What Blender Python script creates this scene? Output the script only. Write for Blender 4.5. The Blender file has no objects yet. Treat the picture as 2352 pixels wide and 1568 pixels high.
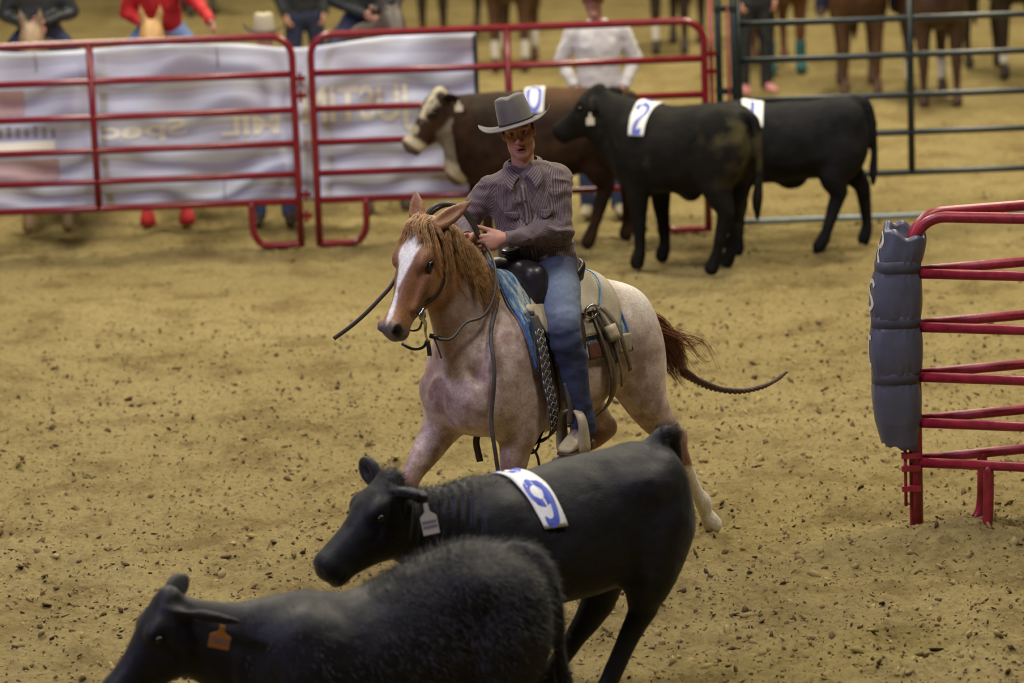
import bpy, bmesh, math, random
import numpy as np
from mathutils import Vector, Matrix
from mathutils.bvhtree import BVHTree

# ------------------------------------------------------------------ camera, light, exposure
SC = bpy.context.scene
COL = SC.collection
PI = math.pi
CAM_H, PITCH, ROLL, FPX = 4.8, math.radians(11.54), -0.038, 8000.0
cam = bpy.data.cameras.new('camera'); cam_o = bpy.data.objects.new('camera', cam); COL.objects.link(cam_o)
cam.sensor_width = 36.0; cam.lens = FPX / 2352.0 * 36.0
cam.clip_end = 400; cam.clip_start = 0.5
cam_o.matrix_world = Matrix.Translation((0, 0, CAM_H)) @ Matrix.Rotation(PI/2 - PITCH, 4, 'X') @ Matrix.Rotation(ROLL, 4, 'Z')
cam.dof.use_dof = True; cam.dof.focus_distance = 17.9; cam.dof.aperture_fstop = 1.75
SC.camera = cam_o

world = bpy.data.worlds.new('arena_air'); SC.world = world; world.use_nodes = True
world.node_tree.nodes['Background'].inputs[0].default_value = (0.36, 0.34, 0.33, 1)
world.node_tree.nodes['Background'].inputs[1].default_value = 0.12

def ceiling_lamp(x, y, z, size, power, col, tx, ty, tz=0.0):
    l = bpy.data.lights.new('arena_lamp', 'AREA'); l.shape = 'DISK'; l.size = size
    l.energy = power; l.color = col
    o = bpy.data.objects.new('arena_lamp', l); COL.objects.link(o); o.location = (x, y, z)
    o.rotation_euler = (Vector((tx, ty, tz)) - Vector((x, y, z))).to_track_quat('-Z', 'Y').to_euler()
    return o
# rows of high arena lamps: warm ones down the middle and the right, cooler violet ones over the left stands
WARM, COOL, NEUT = (1.0, 0.90, 0.68), (0.62, 0.57, 1.0), (1.0, 0.95, 0.84)
for lx, ly, lp, lc in ((5.5, 22, 3000, WARM), (-5.5, 22, 2200, NEUT), (5.5, 31, 3000, WARM), (-5.5, 31, 3000, WARM), (5.0, 40, 3000, WARM), (-5.0, 40, 3000, WARM), (4.0, 13.5, 1900, NEUT), (-4.5, 13.5, 1200, NEUT)):
    ceiling_lamp(lx, ly, 12.5, 2.2, lp, lc, lx*0.85, ly)
ceiling_lamp(-10, 10, 10, 2.0, 1900, COOL, -1, 17.5, 0.9)
SC.view_settings.view_transform = 'Standard'; SC.view_settings.look = 'None'
SC.view_settings.gamma = 1.0; SC.view_settings.use_curve_mapping = False
SC.view_settings.exposure = -1.38
# ------------------------------------------------------------------ helpers: materials
def new_mat(name):
    m = bpy.data.materials.new(name); m.use_nodes = True
    return m, m.node_tree.nodes, m.node_tree.links, m.node_tree.nodes['Principled BSDF']
def mat(name, col, rough=0.6, var=0.0, scale=12.0, bump=0.0, bscale=60.0, metal=0.0, spec=0.5, sheen=0.0, attr=False, stretch=(1, 1, 1), alpha=1.0):
    """plain procedural material: base colour, noise variation, fine bump; attr=True takes the base colour from the mesh markings"""
    m, N, L, b = new_mat(name)
    b.inputs['Roughness'].default_value = rough; b.inputs['Metallic'].default_value = metal
    b.inputs['Specular IOR Level'].default_value = spec
    if sheen:
        b.inputs['Sheen Weight'].default_value = sheen; b.inputs['Sheen Roughness'].default_value = 0.45
    tc = N.new('ShaderNodeTexCoord'); mp = N.new('ShaderNodeMapping'); mp.inputs['Scale'].default_value = stretch
    L.new(tc.outputs['Object'], mp.inputs['Vector'])
    if attr:
        a = N.new('ShaderNodeVertexColor'); a.layer_name = 'marking'; src = a.outputs['Color']
    else:
        r = N.new('ShaderNodeRGB'); r.outputs[0].default_value = (*col, 1); src = r.outputs[0]
    if var > 0:
        n = N.new('ShaderNodeTexNoise'); n.inputs['Scale'].default_value = scale; n.inputs['Detail'].default_value = 6
        n.inputs['Roughness'].default_value = 0.6
        L.new(mp.outputs[0], n.inputs['Vector'])
        mr = N.new('ShaderNodeMapRange'); mr.inputs[1].default_value = 0.3; mr.inputs[2].default_value = 0.7
        mr.inputs[3].default_value = 1 - var; mr.inputs[4].default_value = 1 + var
        L.new(n.outputs[0], mr.inputs[0])
        mx = N.new('ShaderNodeVectorMath'); mx.operation = 'SCALE'
        L.new(src, mx.inputs[0]); L.new(mr.outputs[0], mx.inputs['Scale']); src = mx.outputs[0]
    L.new(src, b.inputs['Base Color'])
    if bump > 0:
        n2 = N.new('ShaderNodeTexNoise'); n2.inputs['Scale'].default_value = bscale; n2.inputs['Detail'].default_value = 4
        L.new(mp.outputs[0], n2.inputs['Vector'])
        bp = N.new('ShaderNodeBump'); bp.inputs['Strength'].default_value = bump; bp.inputs['Distance'].default_value = 0.01
        L.new(n2.outputs[0], bp.inputs['Height']); L.new(bp.outputs[0], b.inputs['Normal'])
    return m

# ------------------------------------------------------------------ helpers: objects
def link(o, parent=None):
    COL.objects.link(o)
    if parent is not None: o.parent = parent
    return o
def thing(name, label, cat, loc=(0, 0, 0), rz=0.0, group=None):
    o = bpy.data.objects.new(name, None); o.empty_display_size = 0.1; link(o)
    o.location = loc; o.rotation_euler = (0, 0, rz)
    o['label'] = label; o['category'] = cat
    if group: o['group'] = group
    return o
def tag(o, label, cat=None, group=None):
    o['label'] = label
    if cat: o['category'] = cat
    if group: o['group'] = group
    return o
def mesh_obj(name, V, Fc, m, parent=None, smooth=True, cols=None):
    me = bpy.data.meshes.new(name)
    V = np.asarray(V, np.float32)
    if isinstance(Fc, np.ndarray):
        n, k = Fc.shape
        me.vertices.add(len(V)); me.vertices.foreach_set('co', V.ravel())
        me.loops.add(n*k); me.loops.foreach_set('vertex_index', Fc.astype(np.int32).ravel())
        me.polygons.add(n); me.polygons.foreach_set('loop_start', np.arange(0, n*k, k, dtype=np.int32))
        me.polygons.foreach_set('loop_total', np.full(n, k, np.int32))
        me.update(calc_edges=True)
    else:
        me.from_pydata(V.tolist(), [], Fc); me.update()
    if smooth: me.polygons.foreach_set('use_smooth', np.ones(len(me.polygons), bool))
    if cols is not None:
        a = me.color_attributes.new('marking', 'FLOAT_COLOR', 'POINT')
        c = np.ones((len(V), 4), np.float32); c[:, :3] = cols; a.data.foreach_set('color', c.ravel())
    ms = m if isinstance(m, (list, tuple)) else [m]
    for x in ms: me.materials.append(x)
    o = bpy.data.objects.new(name, me); link(o, parent)
    return o
class MB:
    """collects simple shapes into one mesh"""
    def __init__(s): s.V = []; s.F = []
    def add(s, V, F):
        b = len(s.V); s.V += [tuple(map(float, v)) for v in V]; s.F += [tuple(int(i)+b for i in f) for f in F]; return s
    def box(s, c, sz, R=None):
        c = np.array(c, float); h = np.array(sz, float)/2
        P = np.array([(x, y, z) for x in (-1, 1) for y in (-1, 1) for z in (-1, 1)], float)*h
        if R is not None: P = P @ np.asarray(R).T
        return s.add(P+c, [(0, 1, 3, 2), (4, 6, 7, 5), (0, 4, 5, 1), (2, 3, 7, 6), (0, 2, 6, 4), (1, 5, 7, 3)])
    def tube(s, pts, r, n=12, cap=True):
        V, F = tube_geo(pts, r, n, cap); return s.add(V, F)
    def build(s, name, m, parent=None, smooth=True): return mesh_obj(name, s.V, s.F, m, parent, smooth)
def frames(P):
    P = np.asarray(P, float); T = np.gradient(P, axis=0); T /= np.linalg.norm(T, axis=1, keepdims=True)+1e-12
    up = np.array([0, 0, 1.]) if abs(T[0, 2]) < 0.9 else np.array([1., 0, 0])
    A = np.zeros_like(P); a = np.cross(up, T[0]); a /= np.linalg.norm(a); A[0] = a
    for i in range(1, len(P)):
        a = A[i-1]-T[i]*np.dot(A[i-1], T[i]); A[i] = a/(np.linalg.norm(a)+1e-12)
    return T, A, np.cross(T, A)
def tube_geo(P, r, n=12, cap=True, flat=1.0):
    P = np.asarray(P, float); T, A, B = frames(P); r = np.broadcast_to(np.asarray(r, float), (len(P),))
    th = np.arange(n)*2*PI/n
    V = (P[:, None]+r[:, None, None]*(np.cos(th)[None, :, None]*A[:, None]+flat*np.sin(th)[None, :, None]*B[:, None])).reshape(-1, 3)
    F = [(i*n+j, i*n+(j+1) % n, (i+1)*n+(j+1) % n, (i+1)*n+j) for i in range(len(P)-1) for j in range(n)]
    if cap: F += [tuple(range(n))[::-1], tuple(range((len(P)-1)*n, len(P)*n))]
    return V, F
def spline(P, n=8, closed=False):
    P = np.asarray(P, float)
    if closed: Q = np.vstack([P[-1], P, P[0], P[1]])
    else: Q = np.vstack([2*P[0]-P[1], P, 2*P[-1]-P[-2]])
    out = []
    for i in range(1, len(Q)-2):
        t = np.linspace(0, 1, n, endpoint=False)[:, None]
        a, b, c, d = Q[i-1], Q[i], Q[i+1], Q[i+2]
        out.append(0.5*((2*b)+(-a+c)*t+(2*a-5*b+4*c-d)*t**2+(-a+3*b-3*c+d)*t**3))
    if not closed: out.append(P[-1:])
    return np.vstack(out)
def ribbon_geo(P, N, w, th):
    """flat strap along P with outward normals N, width w, thickness th"""
    P = np.asarray(P, float); N = np.asarray(N, float); T = np.gradient(P, axis=0); T /= np.linalg.norm(T, axis=1, keepdims=True)+1e-12
    N = N-T*(N*T).sum(1, keepdims=True); N /= np.linalg.norm(N, axis=1, keepdims=True)+1e-12
    S = np.cross(T, N); w = np.broadcast_to(np.asarray(w, float), (len(P),))[:, None]
    V = np.stack([P-S*w/2, P+S*w/2, P+S*w/2+N*th, P-S*w/2+N*th], 1).reshape(-1, 3)
    F = [(i*4+j, i*4+(j+1) % 4, (i+1)*4+(j+1) % 4, (i+1)*4+j) for i in range(len(P)-1) for j in range(4)]
    F += [(0, 1, 2, 3)[::-1], tuple(4*(len(P)-1)+k for k in range(4))]
    return V, F
def grid_sheet(P, N, th):
    """closed slab from a grid of points (a, b, 3) with normals, thickness th outward"""
    a, b = P.shape[:2]; V = np.vstack([P.reshape(-1, 3), (P+N*th).reshape(-1, 3)]); o = a*b; F = []
    for i in range(a-1):
        for j in range(b-1):
            q = (i*b+j, i*b+j+1, (i+1)*b+j+1, (i+1)*b+j); F.append(q[::-1]); F.append(tuple(k+o for k in q))
    ring = [(0, j) for j in range(b)]+[(i, b-1) for i in range(1, a)]+[(a-1, j) for j in range(b-2, -1, -1)]+[(i, 0) for i in range(a-2, 0, -1)]
    R = [i*b+j for i, j in ring]
    for k in range(len(R)):
        p, q = R[k], R[(k+1) % len(R)]; F.append((p, q, q+o, p+o))
    return V, F

# ------------------------------------------------------------------ helpers: noise
_rs = np.random.RandomState(7); _T = _rs.rand(64, 64, 64).astype(np.float32)
def vnoise(p):
    p = np.asarray(p, np.float64); i = np.floor(p).astype(int); f = p-i; f = f*f*(3-2*f); i &= 63; j = (i+1) & 63
    x0, y0, z0 = i[..., 0], i[..., 1], i[..., 2]; x1, y1, z1 = j[..., 0], j[..., 1], j[..., 2]; fx, fy, fz = f[..., 0], f[..., 1], f[..., 2]
    l = lambda a, b, t: a+(b-a)*t
    return l(l(l(_T[x0, y0, z0], _T[x1, y0, z0], fx), l(_T[x0, y1, z0], _T[x1, y1, z0], fx), fy),
             l(l(_T[x0, y0, z1], _T[x1, y0, z1], fx), l(_T[x0, y1, z1], _T[x1, y1, z1], fx), fy), fz)*2-1
def fbm(p, o=4, g=0.5):
    p = np.asarray(p, float); s = 0; a = 1.0
    for k in range(o): s = s+a*vnoise(p*2**k+k*17.3); a *= g
    return s
def sstep(a, b, x): t = np.clip((x-a)/(b-a), 0, 1); return t*t*(3-2*t)

# ------------------------------------------------------------------ helpers: smooth solid modelling on a grid (one continuous skin per body)
def rotm(yaw=0, pitch=0, roll=0):
    """columns are the local x,y,z axes; yaw about z, then pitch about y (positive = nose down), then roll about x"""
    return np.array(Matrix.Rotation(yaw, 3, 'Z') @ Matrix.Rotation(pitch, 3, 'Y') @ Matrix.Rotation(roll, 3, 'X'))
_I3 = np.eye(3)
class Solid:
    def __init__(s, lo, hi, h):
        s.lo = np.array(lo, float); s.h = h; s.n = np.ceil((np.array(hi)-s.lo)/h).astype(int)+1
        s.D = np.full(s.n, 0.5, np.float32); s.fr = (_I3, np.zeros(3))
    def frame(s, R=None, t=None): s.fr = (_I3 if R is None else np.asarray(R), np.zeros(3) if t is None else np.asarray(t, float))
    def _box(s, lo, hi, pad):
        c = np.array([[x, y, z] for x in (lo[0], hi[0]) for y in (lo[1], hi[1]) for z in (lo[2], hi[2])])@s.fr[0].T+s.fr[1]
        a = np.clip(np.floor((c.min(0)-pad-s.lo)/s.h).astype(int), 0, s.n); b = np.clip(np.ceil((c.max(0)+pad-s.lo)/s.h).astype(int)+1, 0, s.n)
        if (b <= a).any(): return None, None
        ax = [np.arange(a[i], b[i])*s.h+s.lo[i] for i in range(3)]
        P = np.stack(np.meshgrid(*ax, indexing='ij'), -1).astype(np.float32)
        P = (P-s.fr[1].astype(np.float32))@s.fr[0].astype(np.float32)
        return tuple(slice(a[i], b[i]) for i in range(3)), P
    def _mix(s, sl, d, k, cut):
        D = s.D[sl]
        if cut: d = -d
        if not cut:
            if k <= 0: s.D[sl] = np.minimum(D, d); return
            h = np.maximum(k-np.abs(D-d), 0)/k; s.D[sl] = np.minimum(D, d)-h*h*k*0.25
        else:
            if k <= 0: s.D[sl] = np.maximum(D, d); return
            h = np.maximum(k-np.abs(D-d), 0)/k; s.D[sl] = np.maximum(D, d)+h*h*k*0.25
    def ell(s, c, r, R=None, k=0.03, cut=False):
        c = np.array(c, float); r = np.broadcast_to(np.array(r, float), (3,)).copy(); m = r.max()
        sl, P = s._box(c-m, c+m, k+2*s.h)
        if sl is None: return s
        q = P-c.astype(np.float32)
        if R is not None: q = q@np.asarray(R, np.float32)
        a = np.sqrt(((q/r.astype(np.float32))**2).sum(-1)); b = np.sqrt(((q/(r*r).astype(np.float32))**2).sum(-1))+1e-6
        s._mix(sl, a*(a-1)/b, k, cut); return s
    def chain(s, pts, k=0.03, sc=(1, 1, 1), cut=False, n=0):
        """tapered limb through points (x, y, z, r); sc flattens an axis"""
        A = np.array([p[:4] for p in pts], float)
        if n: A = spline(A, n)
        sc = np.array(sc, float); rm = A[:, 3].max()
        lo = (A[:, :3]-rm).min(0); hi = (A[:, :3]+rm).max(0)
        sl, P = s._box(lo, hi, k+2*s.h)
        if sl is None: return s
        Q = A[:, :3]; r = A[:, 3]; d = np.full(P.shape[:3], 0.5, np.float32); isc = (1/sc).astype(np.float32); m = k+2*s.h
        plain = s.fr[0] is _I3
        for i in range(len(A)-1):
            if plain:
                g = P[0, 0, 0]; rr = max(r[i], r[i+1])+m
                lo_ = np.clip(np.floor((np.minimum(Q[i], Q[i+1])-rr-g)/s.h).astype(int), 0, None); hi_ = np.clip(np.ceil((np.maximum(Q[i], Q[i+1])+rr-g)/s.h).astype(int)+1, 0, None)
                w = tuple(slice(lo_[j], hi_[j]) for j in range(3))
            else: w = (slice(None),)*3
            p = (P[w]-Q[i].astype(np.float32))*isc; ab = ((Q[i+1]-Q[i])/sc).astype(np.float32)
            t = np.clip((p@ab)/max(float(ab@ab), 1e-9), 0, 1); p -= t[..., None]*ab
            e = np.sqrt(np.einsum('...i,...i->...', p, p))-(r[i]+(r[i+1]-r[i])*t).astype(np.float32)
            d[w] = np.minimum(d[w], e)
        s._mix(sl, d*float(sc.min()), k, cut); return s
    def loft(s, st, k=0.03, cut=False, p=2.0, egg=0.0):
        """body along local x through stations (x, ztop, zbottom, halfwidth[, y])"""
        A = np.array([tuple(q)+(0.0,)*(5-len(q)) for q in st], float); A = A[np.argsort(A[:, 0])]; B = spline(A, 8)
        lo = (B[:, 0].min(), (B[:, 4]-B[:, 3]).min(), B[:, 2].min()); hi = (B[:, 0].max(), (B[:, 4]+B[:, 3]).max(), B[:, 1].max())
        sl, P = s._box(np.array(lo), np.array(hi), k+2*s.h)
        if sl is None: return s
        X = P[..., 0]; g = lambda j: np.interp(X, B[:, 0], B[:, j]).astype(np.float32)
        zt, zb, w, yc = g(1), g(2), np.maximum(g(3), 1e-3), g(4); rz = np.maximum((zt-zb)/2, 1e-3); zc = (zt+zb)/2
        v = (P[..., 2]-zc)/rz; w2 = w*(1-egg*np.clip(v, -1, 1))
        u = (P[..., 1]-yc)/w2
        a = (np.abs(u)**p+np.abs(v)**p)**(1/p)+1e-6; b = np.sqrt((u/w2)**2+(v/rz)**2)+1e-6
        d = np.maximum(a*(a-1)/b, -np.minimum(w2, rz)*1.0)
        ex = np.maximum(B[0, 0]-X, X-B[-1, 0]); d = np.where(ex > 0, np.sqrt(np.maximum(d, 0)**2+ex**2), d)
        s._mix(sl, d.astype(np.float32), k, cut); return s
    def half(s, pt, nrm, k=0.0):
        """cut everything on the +nrm side of the plane through pt"""
        ax = [np.arange(s.n[i])*s.h+s.lo[i] for i in range(3)]
        nrm = np.array(nrm, float); nrm /= np.linalg.norm(nrm)
        d = (ax[0][:, None, None]-pt[0])*nrm[0]+(ax[1][None, :, None]-pt[1])*nrm[1]+(ax[2][None, None, :]-pt[2])*nrm[2]
        s.D = np.maximum(s.D, d.astype(np.float32)); return s
    def mesh(s, smooth=1):
        D = s.D; D[0] = D[-1] = 0.1; D[:, 0] = D[:, -1] = 0.1; D[:, :, 0] = D[:, :, -1] = 0.1
        I = D < 0; nx, ny, nz = D.shape
        c = np.zeros((nx-1, ny-1, nz-1), np.uint8)
        for dx in (0, 1):
            for dy in (0, 1):
                for dz in (0, 1): c += I[dx:nx-1+dx, dy:ny-1+dy, dz:nz-1+dz]
        act = (c > 0) & (c < 8); idx = np.full(act.shape, -1, np.int32); ijk = np.argwhere(act); idx[act] = np.arange(len(ijk))
        acc = np.zeros((len(ijk), 3)); cnt = np.zeros(len(ijk))
        for d in range(3):
            o = [k for k in range(3) if k != d]
            for a in (0, 1):
                for b in (0, 1):
                    p = ijk.copy(); p[:, o[0]] += a; p[:, o[1]] += b; q = p.copy(); q[:, d] += 1
                    va = D[p[:, 0], p[:, 1], p[:, 2]]; vb = D[q[:, 0], q[:, 1], q[:, 2]]; m = (va < 0) != (vb < 0)
                    t = va[m]/(va[m]-vb[m]); e = p[m].astype(float); e[:, d] += t; acc[m] += e; cnt[m] += 1
        V = acc/cnt[:, None]*s.h+s.lo; F = []
        for d in range(3):
            o = [(d+1) % 3, (d+2) % 3]; sa = [slice(None)]*3; sb = [slice(None)]*3; sa[d] = slice(0, -1); sb[d] = slice(1, None)
            A_, B_ = I[tuple(sa)], I[tuple(sb)]
            for flip in (False, True):
                e = np.argwhere((A_ & ~B_) if not flip else (~A_ & B_)); e = e[(e[:, o[0]] > 0) & (e[:, o[1]] > 0)]
                if not len(e): continue
                def at(a, b):
                    p = e.copy(); p[:, o[0]] -= a; p[:, o[1]] -= b; return idx[p[:, 0], p[:, 1], p[:, 2]]
                q = np.stack([at(1, 1), at(0, 1), at(0, 0), at(1, 0)], 1); F.append(q[:, ::-1] if flip else q)
        F = np.vstack(F)
        e0 = np.concatenate([F[:, 0], F[:, 1], F[:, 2], F[:, 3]]); e1 = np.concatenate([F[:, 1], F[:, 2], F[:, 3], F[:, 0]]); n = len(V)
        a_, b_ = np.concatenate([e0, e1]), np.concatenate([e1, e0]); n2 = np.maximum(np.bincount(a_, minlength=n), 1)
        for _ in range(smooth):
            V = np.stack([V[:, k]*0.4+0.6*np.bincount(a_, weights=V[b_, k], minlength=n)/n2 for k in range(3)], 1)
        return V, F
def vnormals(V, F):
    n = np.cross(V[F[:, 2]]-V[F[:, 0]], V[F[:, 3]]-V[F[:, 1]]); i = F.T.ravel()
    N = np.stack([np.bincount(i, weights=np.tile(n[:, k], 4), minlength=len(V)) for k in range(3)], 1)
    return N/(np.linalg.norm(N, axis=1, keepdims=True)+1e-12)
def bvh(V, F): return BVHTree.FromPolygons([tuple(v) for v in V.tolist()], [tuple(f) for f in F.tolist()])
def snap(tree, P, off=0.0):
    Q = []; Ns = []
    for p in np.asarray(P, float).reshape(-1, 3):
        l, n, i, d = tree.find_nearest(Vector(p)); Q.append(np.array(l)+np.array(n)*off); Ns.append(np.array(n))
    return np.array(Q), np.array(Ns)
def hair_geo(roots, dirs_fn, rng, seg=7, rad=0.0012):
    """thin tapered three-sided strands; dirs_fn(i) returns the strand's points"""
    Vs = []; Fs = []; b = 0
    for i in range(roots):
        P = dirs_fn(i); n = len(P); r = rad*np.linspace(1, 0.25, n)
        T, A, B = frames(P); th = np.arange(3)*2*PI/3
        V = (P[:, None]+r[:, None, None]*(np.cos(th)[None, :, None]*A[:, None]+np.sin(th)[None, :, None]*B[:, None])).reshape(-1, 3)
        F = np.array([(k*3+j, k*3+(j+1) % 3, (k+1)*3+(j+1) % 3, (k+1)*3+j) for k in range(n-1) for j in range(3)])
        Vs.append(V); Fs.append(F+b); b += len(V)
    return np.vstack(Vs), np.vstack(Fs)
# ------------------------------------------------------------------ the arena floor
def ground_h(X, Y):
    P = np.stack([X, Y, np.zeros_like(X)], -1)
    h = 0.020*fbm(P*1.1, 2)+0.016*fbm(P*4.5+9, 3, 0.6)+0.010*(1-np.abs(fbm(P*9+3, 3, 0.6)))-0.011+0.005*fbm(P*24, 2)
    q = np.clip(vnoise(P*np.array([24, 21, 1])+5)-0.28, 0, 1); h += 0.034*q+0.020*np.clip(vnoise(P*np.array([41, 37, 1])+8)-0.2, 0, 1)
    h += 0.085*np.exp(-((X-2.30)/0.45)**2-((Y-17.93)/0.26)**2)                           # dirt heaped at the panel's foot
    for ax, ay, r in ((0.95, 18.35, 0.25), (-0.9, 16.6, 0.3), (1.9, 15.9, 0.3), (2.6, 15.4, 0.25), (-2.4, 18.0, 0.3), (1.7, 20.5, 0.35), (-1.6, 21.0, 0.3)):
        d = np.sqrt((X-ax)**2+(Y-ay)**2)/r; h += 0.03*np.exp(-(d-1)**2*8)-0.035*np.exp(-d*d*3)
    return h-0.012
def dirt_material():
    m, N, L, b = new_mat('arena_dirt'); b.inputs['Roughness'].default_value = 0.95; b.inputs['Specular IOR Level'].default_value = 0.15
    tc = N.new('ShaderNodeTexCoord')
    def noise(sc, det, ro=0.6):
        n = N.new('ShaderNodeTexNoise'); n.inputs['Scale'].default_value = sc; n.inputs['Detail'].default_value = det; n.inputs['Roughness'].default_value = ro
        L.new(tc.outputs['Object'], n.inputs['Vector']); return n.outputs[0]
    def ramp(src, stops):
        r = N.new('ShaderNodeValToRGB'); L.new(src, r.inputs[0]); e = r.color_ramp.elements
        while len(e) < len(stops): e.new(0.5)
        for k, (p, c) in enumerate(stops): e[k].position = p; e[k].color = (*c, 1)
        return r.outputs[0]
    base = ramp(noise(0.55, 5), [(0.30, (0.32, 0.247, 0.100)), (0.52, (0.38, 0.30, 0.128)), (0.75, (0.445, 0.36, 0.165))])
    grain = ramp(noise(30, 9, 0.72), [(0.33, (0.22, 0.18, 0.16)), (0.43, (0.80, 0.77, 0.74)), (0.60, (1.05, 1.05, 1.03)), (0.8, (1.3, 1.27, 1.18))])
    mx = N.new('ShaderNodeMix'); mx.data_type = 'RGBA'; mx.blend_type = 'MULTIPLY'; mx.inputs[0].default_value = 0.85
    L.new(base, mx.inputs[6]); L.new(grain, mx.inputs[7])
    damp = ramp(noise(2.2, 6, 0.65), [(0.36, (0.62, 0.56, 0.52)), (0.50, (1, 1, 1))])
    m2 = N.new('ShaderNodeMix'); m2.data_type = 'RGBA'; m2.blend_type = 'MULTIPLY'; m2.inputs[0].default_value = 0.7
    L.new(mx.outputs[2], m2.inputs[6]); L.new(damp, m2.inputs[7]); L.new(m2.outputs[2], b.inputs['Base Color'])
    bp = N.new('ShaderNodeBump'); bp.inputs['Strength'].default_value = 0.9; bp.inputs['Distance'].default_value = 0.030
    L.new(noise(38, 8, 0.75), bp.inputs['Height']); L.new(bp.outputs[0], b.inputs['Normal'])
    return m
M_DIRT = dirt_material()
xs = np.concatenate([[-45, -30, -20, -14, -10, -8, -6.5], np.arange(-5.5, -3.4, 0.06), np.arange(-3.4, 3.4, 0.022), np.arange(3.4, 6, 0.06), [7, 8.5, 11, 15, 22, 32, 45]])
ys = [11.5]
while ys[-1] < 62: ys.append(ys[-1]+(0.021 if ys[-1] > 14 and ys[-1] < 19.5 else max(0.034, 0.0024*(ys[-1]-4)))*(1 if ys[-1] < 30 else 2.2))
ys = np.concatenate([[-8, -2, 4, 8, 10], ys, [66, 72, 80, 95]])
GX, GY = np.meshgrid(xs, ys, indexing='ij'); GZ = ground_h(GX, GY); nx, ny = GX.shape
I = np.arange(nx*ny).reshape(nx, ny)
GF = np.stack([I[:-1, :-1], I[1:, :-1], I[1:, 1:], I[:-1, 1:]], -1).reshape(-1, 4)
floor = mesh_obj('floor', np.stack([GX, GY, GZ], -1).reshape(-1, 3), GF, M_DIRT); floor['kind'] = 'structure'
tag(floor, 'tan churned dirt arena floor')
# loose clods: too many to count
M_CLOD = mat('dirt_clod', (0.11, 0.075, 0.038), rough=0.95, var=0.4, scale=3, spec=0.1)
rg = np.random.RandomState(11)
ico = bmesh.new(); bmesh.ops.create_icosphere(ico, subdivisions=1, radius=1.0); IV = np.array([v.co[:] for v in ico.verts]); IF = np.array([[v.index for v in f.verts] for f in ico.faces]); ico.free()
nC = 11000; k_ = np.arange(nC); near = k_ < 8000
cy_ = np.where(near, 14.2+10.0*rg.rand(nC)**1.7, rg.uniform(20, 34, nC)); cx_ = np.where(near, rg.uniform(-3.3, 3.3, nC), rg.uniform(-5.5, 5.5, nC))
cr_ = np.minimum(0.003+rg.exponential(0.0036, nC), 0.022); big = near & (rg.rand(nC) < 0.006); cr_[big] = rg.uniform(0.016, 0.03, big.sum()); cz_ = ground_h(cx_, cy_)
Vs = []; Fs = []; b_ = 0; RT = [rotm(*rg.uniform(-3, 3, 3)) for _ in range(200)]; SH_ = [(IV*(1+rg.normal(0, 0.33, (len(IV), 1))))*np.array([1.7, 1.0, 0.42]) for _ in range(60)]
for i in range(nC):
    V = SH_[i % 60]@RT[(i*7) % 200].T*np.array([1, 1, 0.75])*cr_[i]+np.array([cx_[i], cy_[i], cz_[i]+cr_[i]*0.25]); Vs.append(V); Fs.append(IF+b_); b_ += len(V)
o = mesh_obj('dirt_clods', np.vstack(Vs), np.vstack(Fs), M_CLOD, smooth=False); o['kind'] = 'stuff'; tag(o, 'loose dark dirt clods strewn over the arena floor', 'dirt')

M_CRUMB = mat('dirt_crumb', (0.27, 0.205, 0.088), rough=0.95, var=0.35, scale=9, spec=0.1)
nC = 15000; cy_ = 14.2+11.0*rg.rand(nC)**2.1; cx_ = rg.uniform(-3.4, 3.4, nC); cr_ = np.minimum(0.004+rg.exponential(0.004, nC), 0.024); cz_ = ground_h(cx_, cy_); Vs = []; Fs = []
for i in range(nC): Vs.append(SH_[(i*11) % 60]@RT[(i*13) % 200].T*np.array([1, 1, 0.85])*cr_[i]+np.array([cx_[i], cy_[i], cz_[i]+cr_[i]*0.1])); Fs.append(IF+i*len(IV))
o = mesh_obj('dirt_crumbs', np.vstack(Vs), np.vstack(Fs), M_CRUMB, smooth=False); o['kind'] = 'stuff'; tag(o, 'loose tan dirt crumbs covering the near arena floor', 'dirt')

# ------------------------------------------------------------------ fence panels
M_RED = mat('red_paint', (0.20, 0.012, 0.021), rough=0.26, var=0.18, scale=14, bump=0.03, bscale=80)
M_REDWORN = mat('red_paint_worn', (0.26, 0.016, 0.032), rough=0.36, var=0.35, scale=22, bump=0.08, bscale=90)
M_GREEN = mat('dark_green_paint', (0.012, 0.020, 0.020), rough=0.38, var=0.2, scale=12)
M_STEEL = mat('bluish_steel', (0.22, 0.27, 0.30), rough=0.5, var=0.2, scale=10, metal=0.3)
RAILS = [1.700, 1.395, 1.107, 0.837, 0.588, 0.370]; TR = 0.0295
def arc_frame(W, zt, rc, foot=0.0):
    P = [(0, 0, foot), (0, 0, 0.6), (0, 0, zt-rc)]
    P += [(rc-rc*math.cos(a), 0, zt-rc+rc*math.sin(a)) for a in np.linspace(0, PI/2, 9)[1:]]
    P += [(W*0.3, 0, zt), (W*0.5, 0, zt), (W*0.7, 0, zt)]
    P += [(W-rc+rc*math.sin(a), 0, zt-rc+rc*math.cos(a)) for a in np.linspace(0, PI/2, 9)]
    P += [(W, 0, 0.6), (W, 0, foot)]; return P
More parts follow.
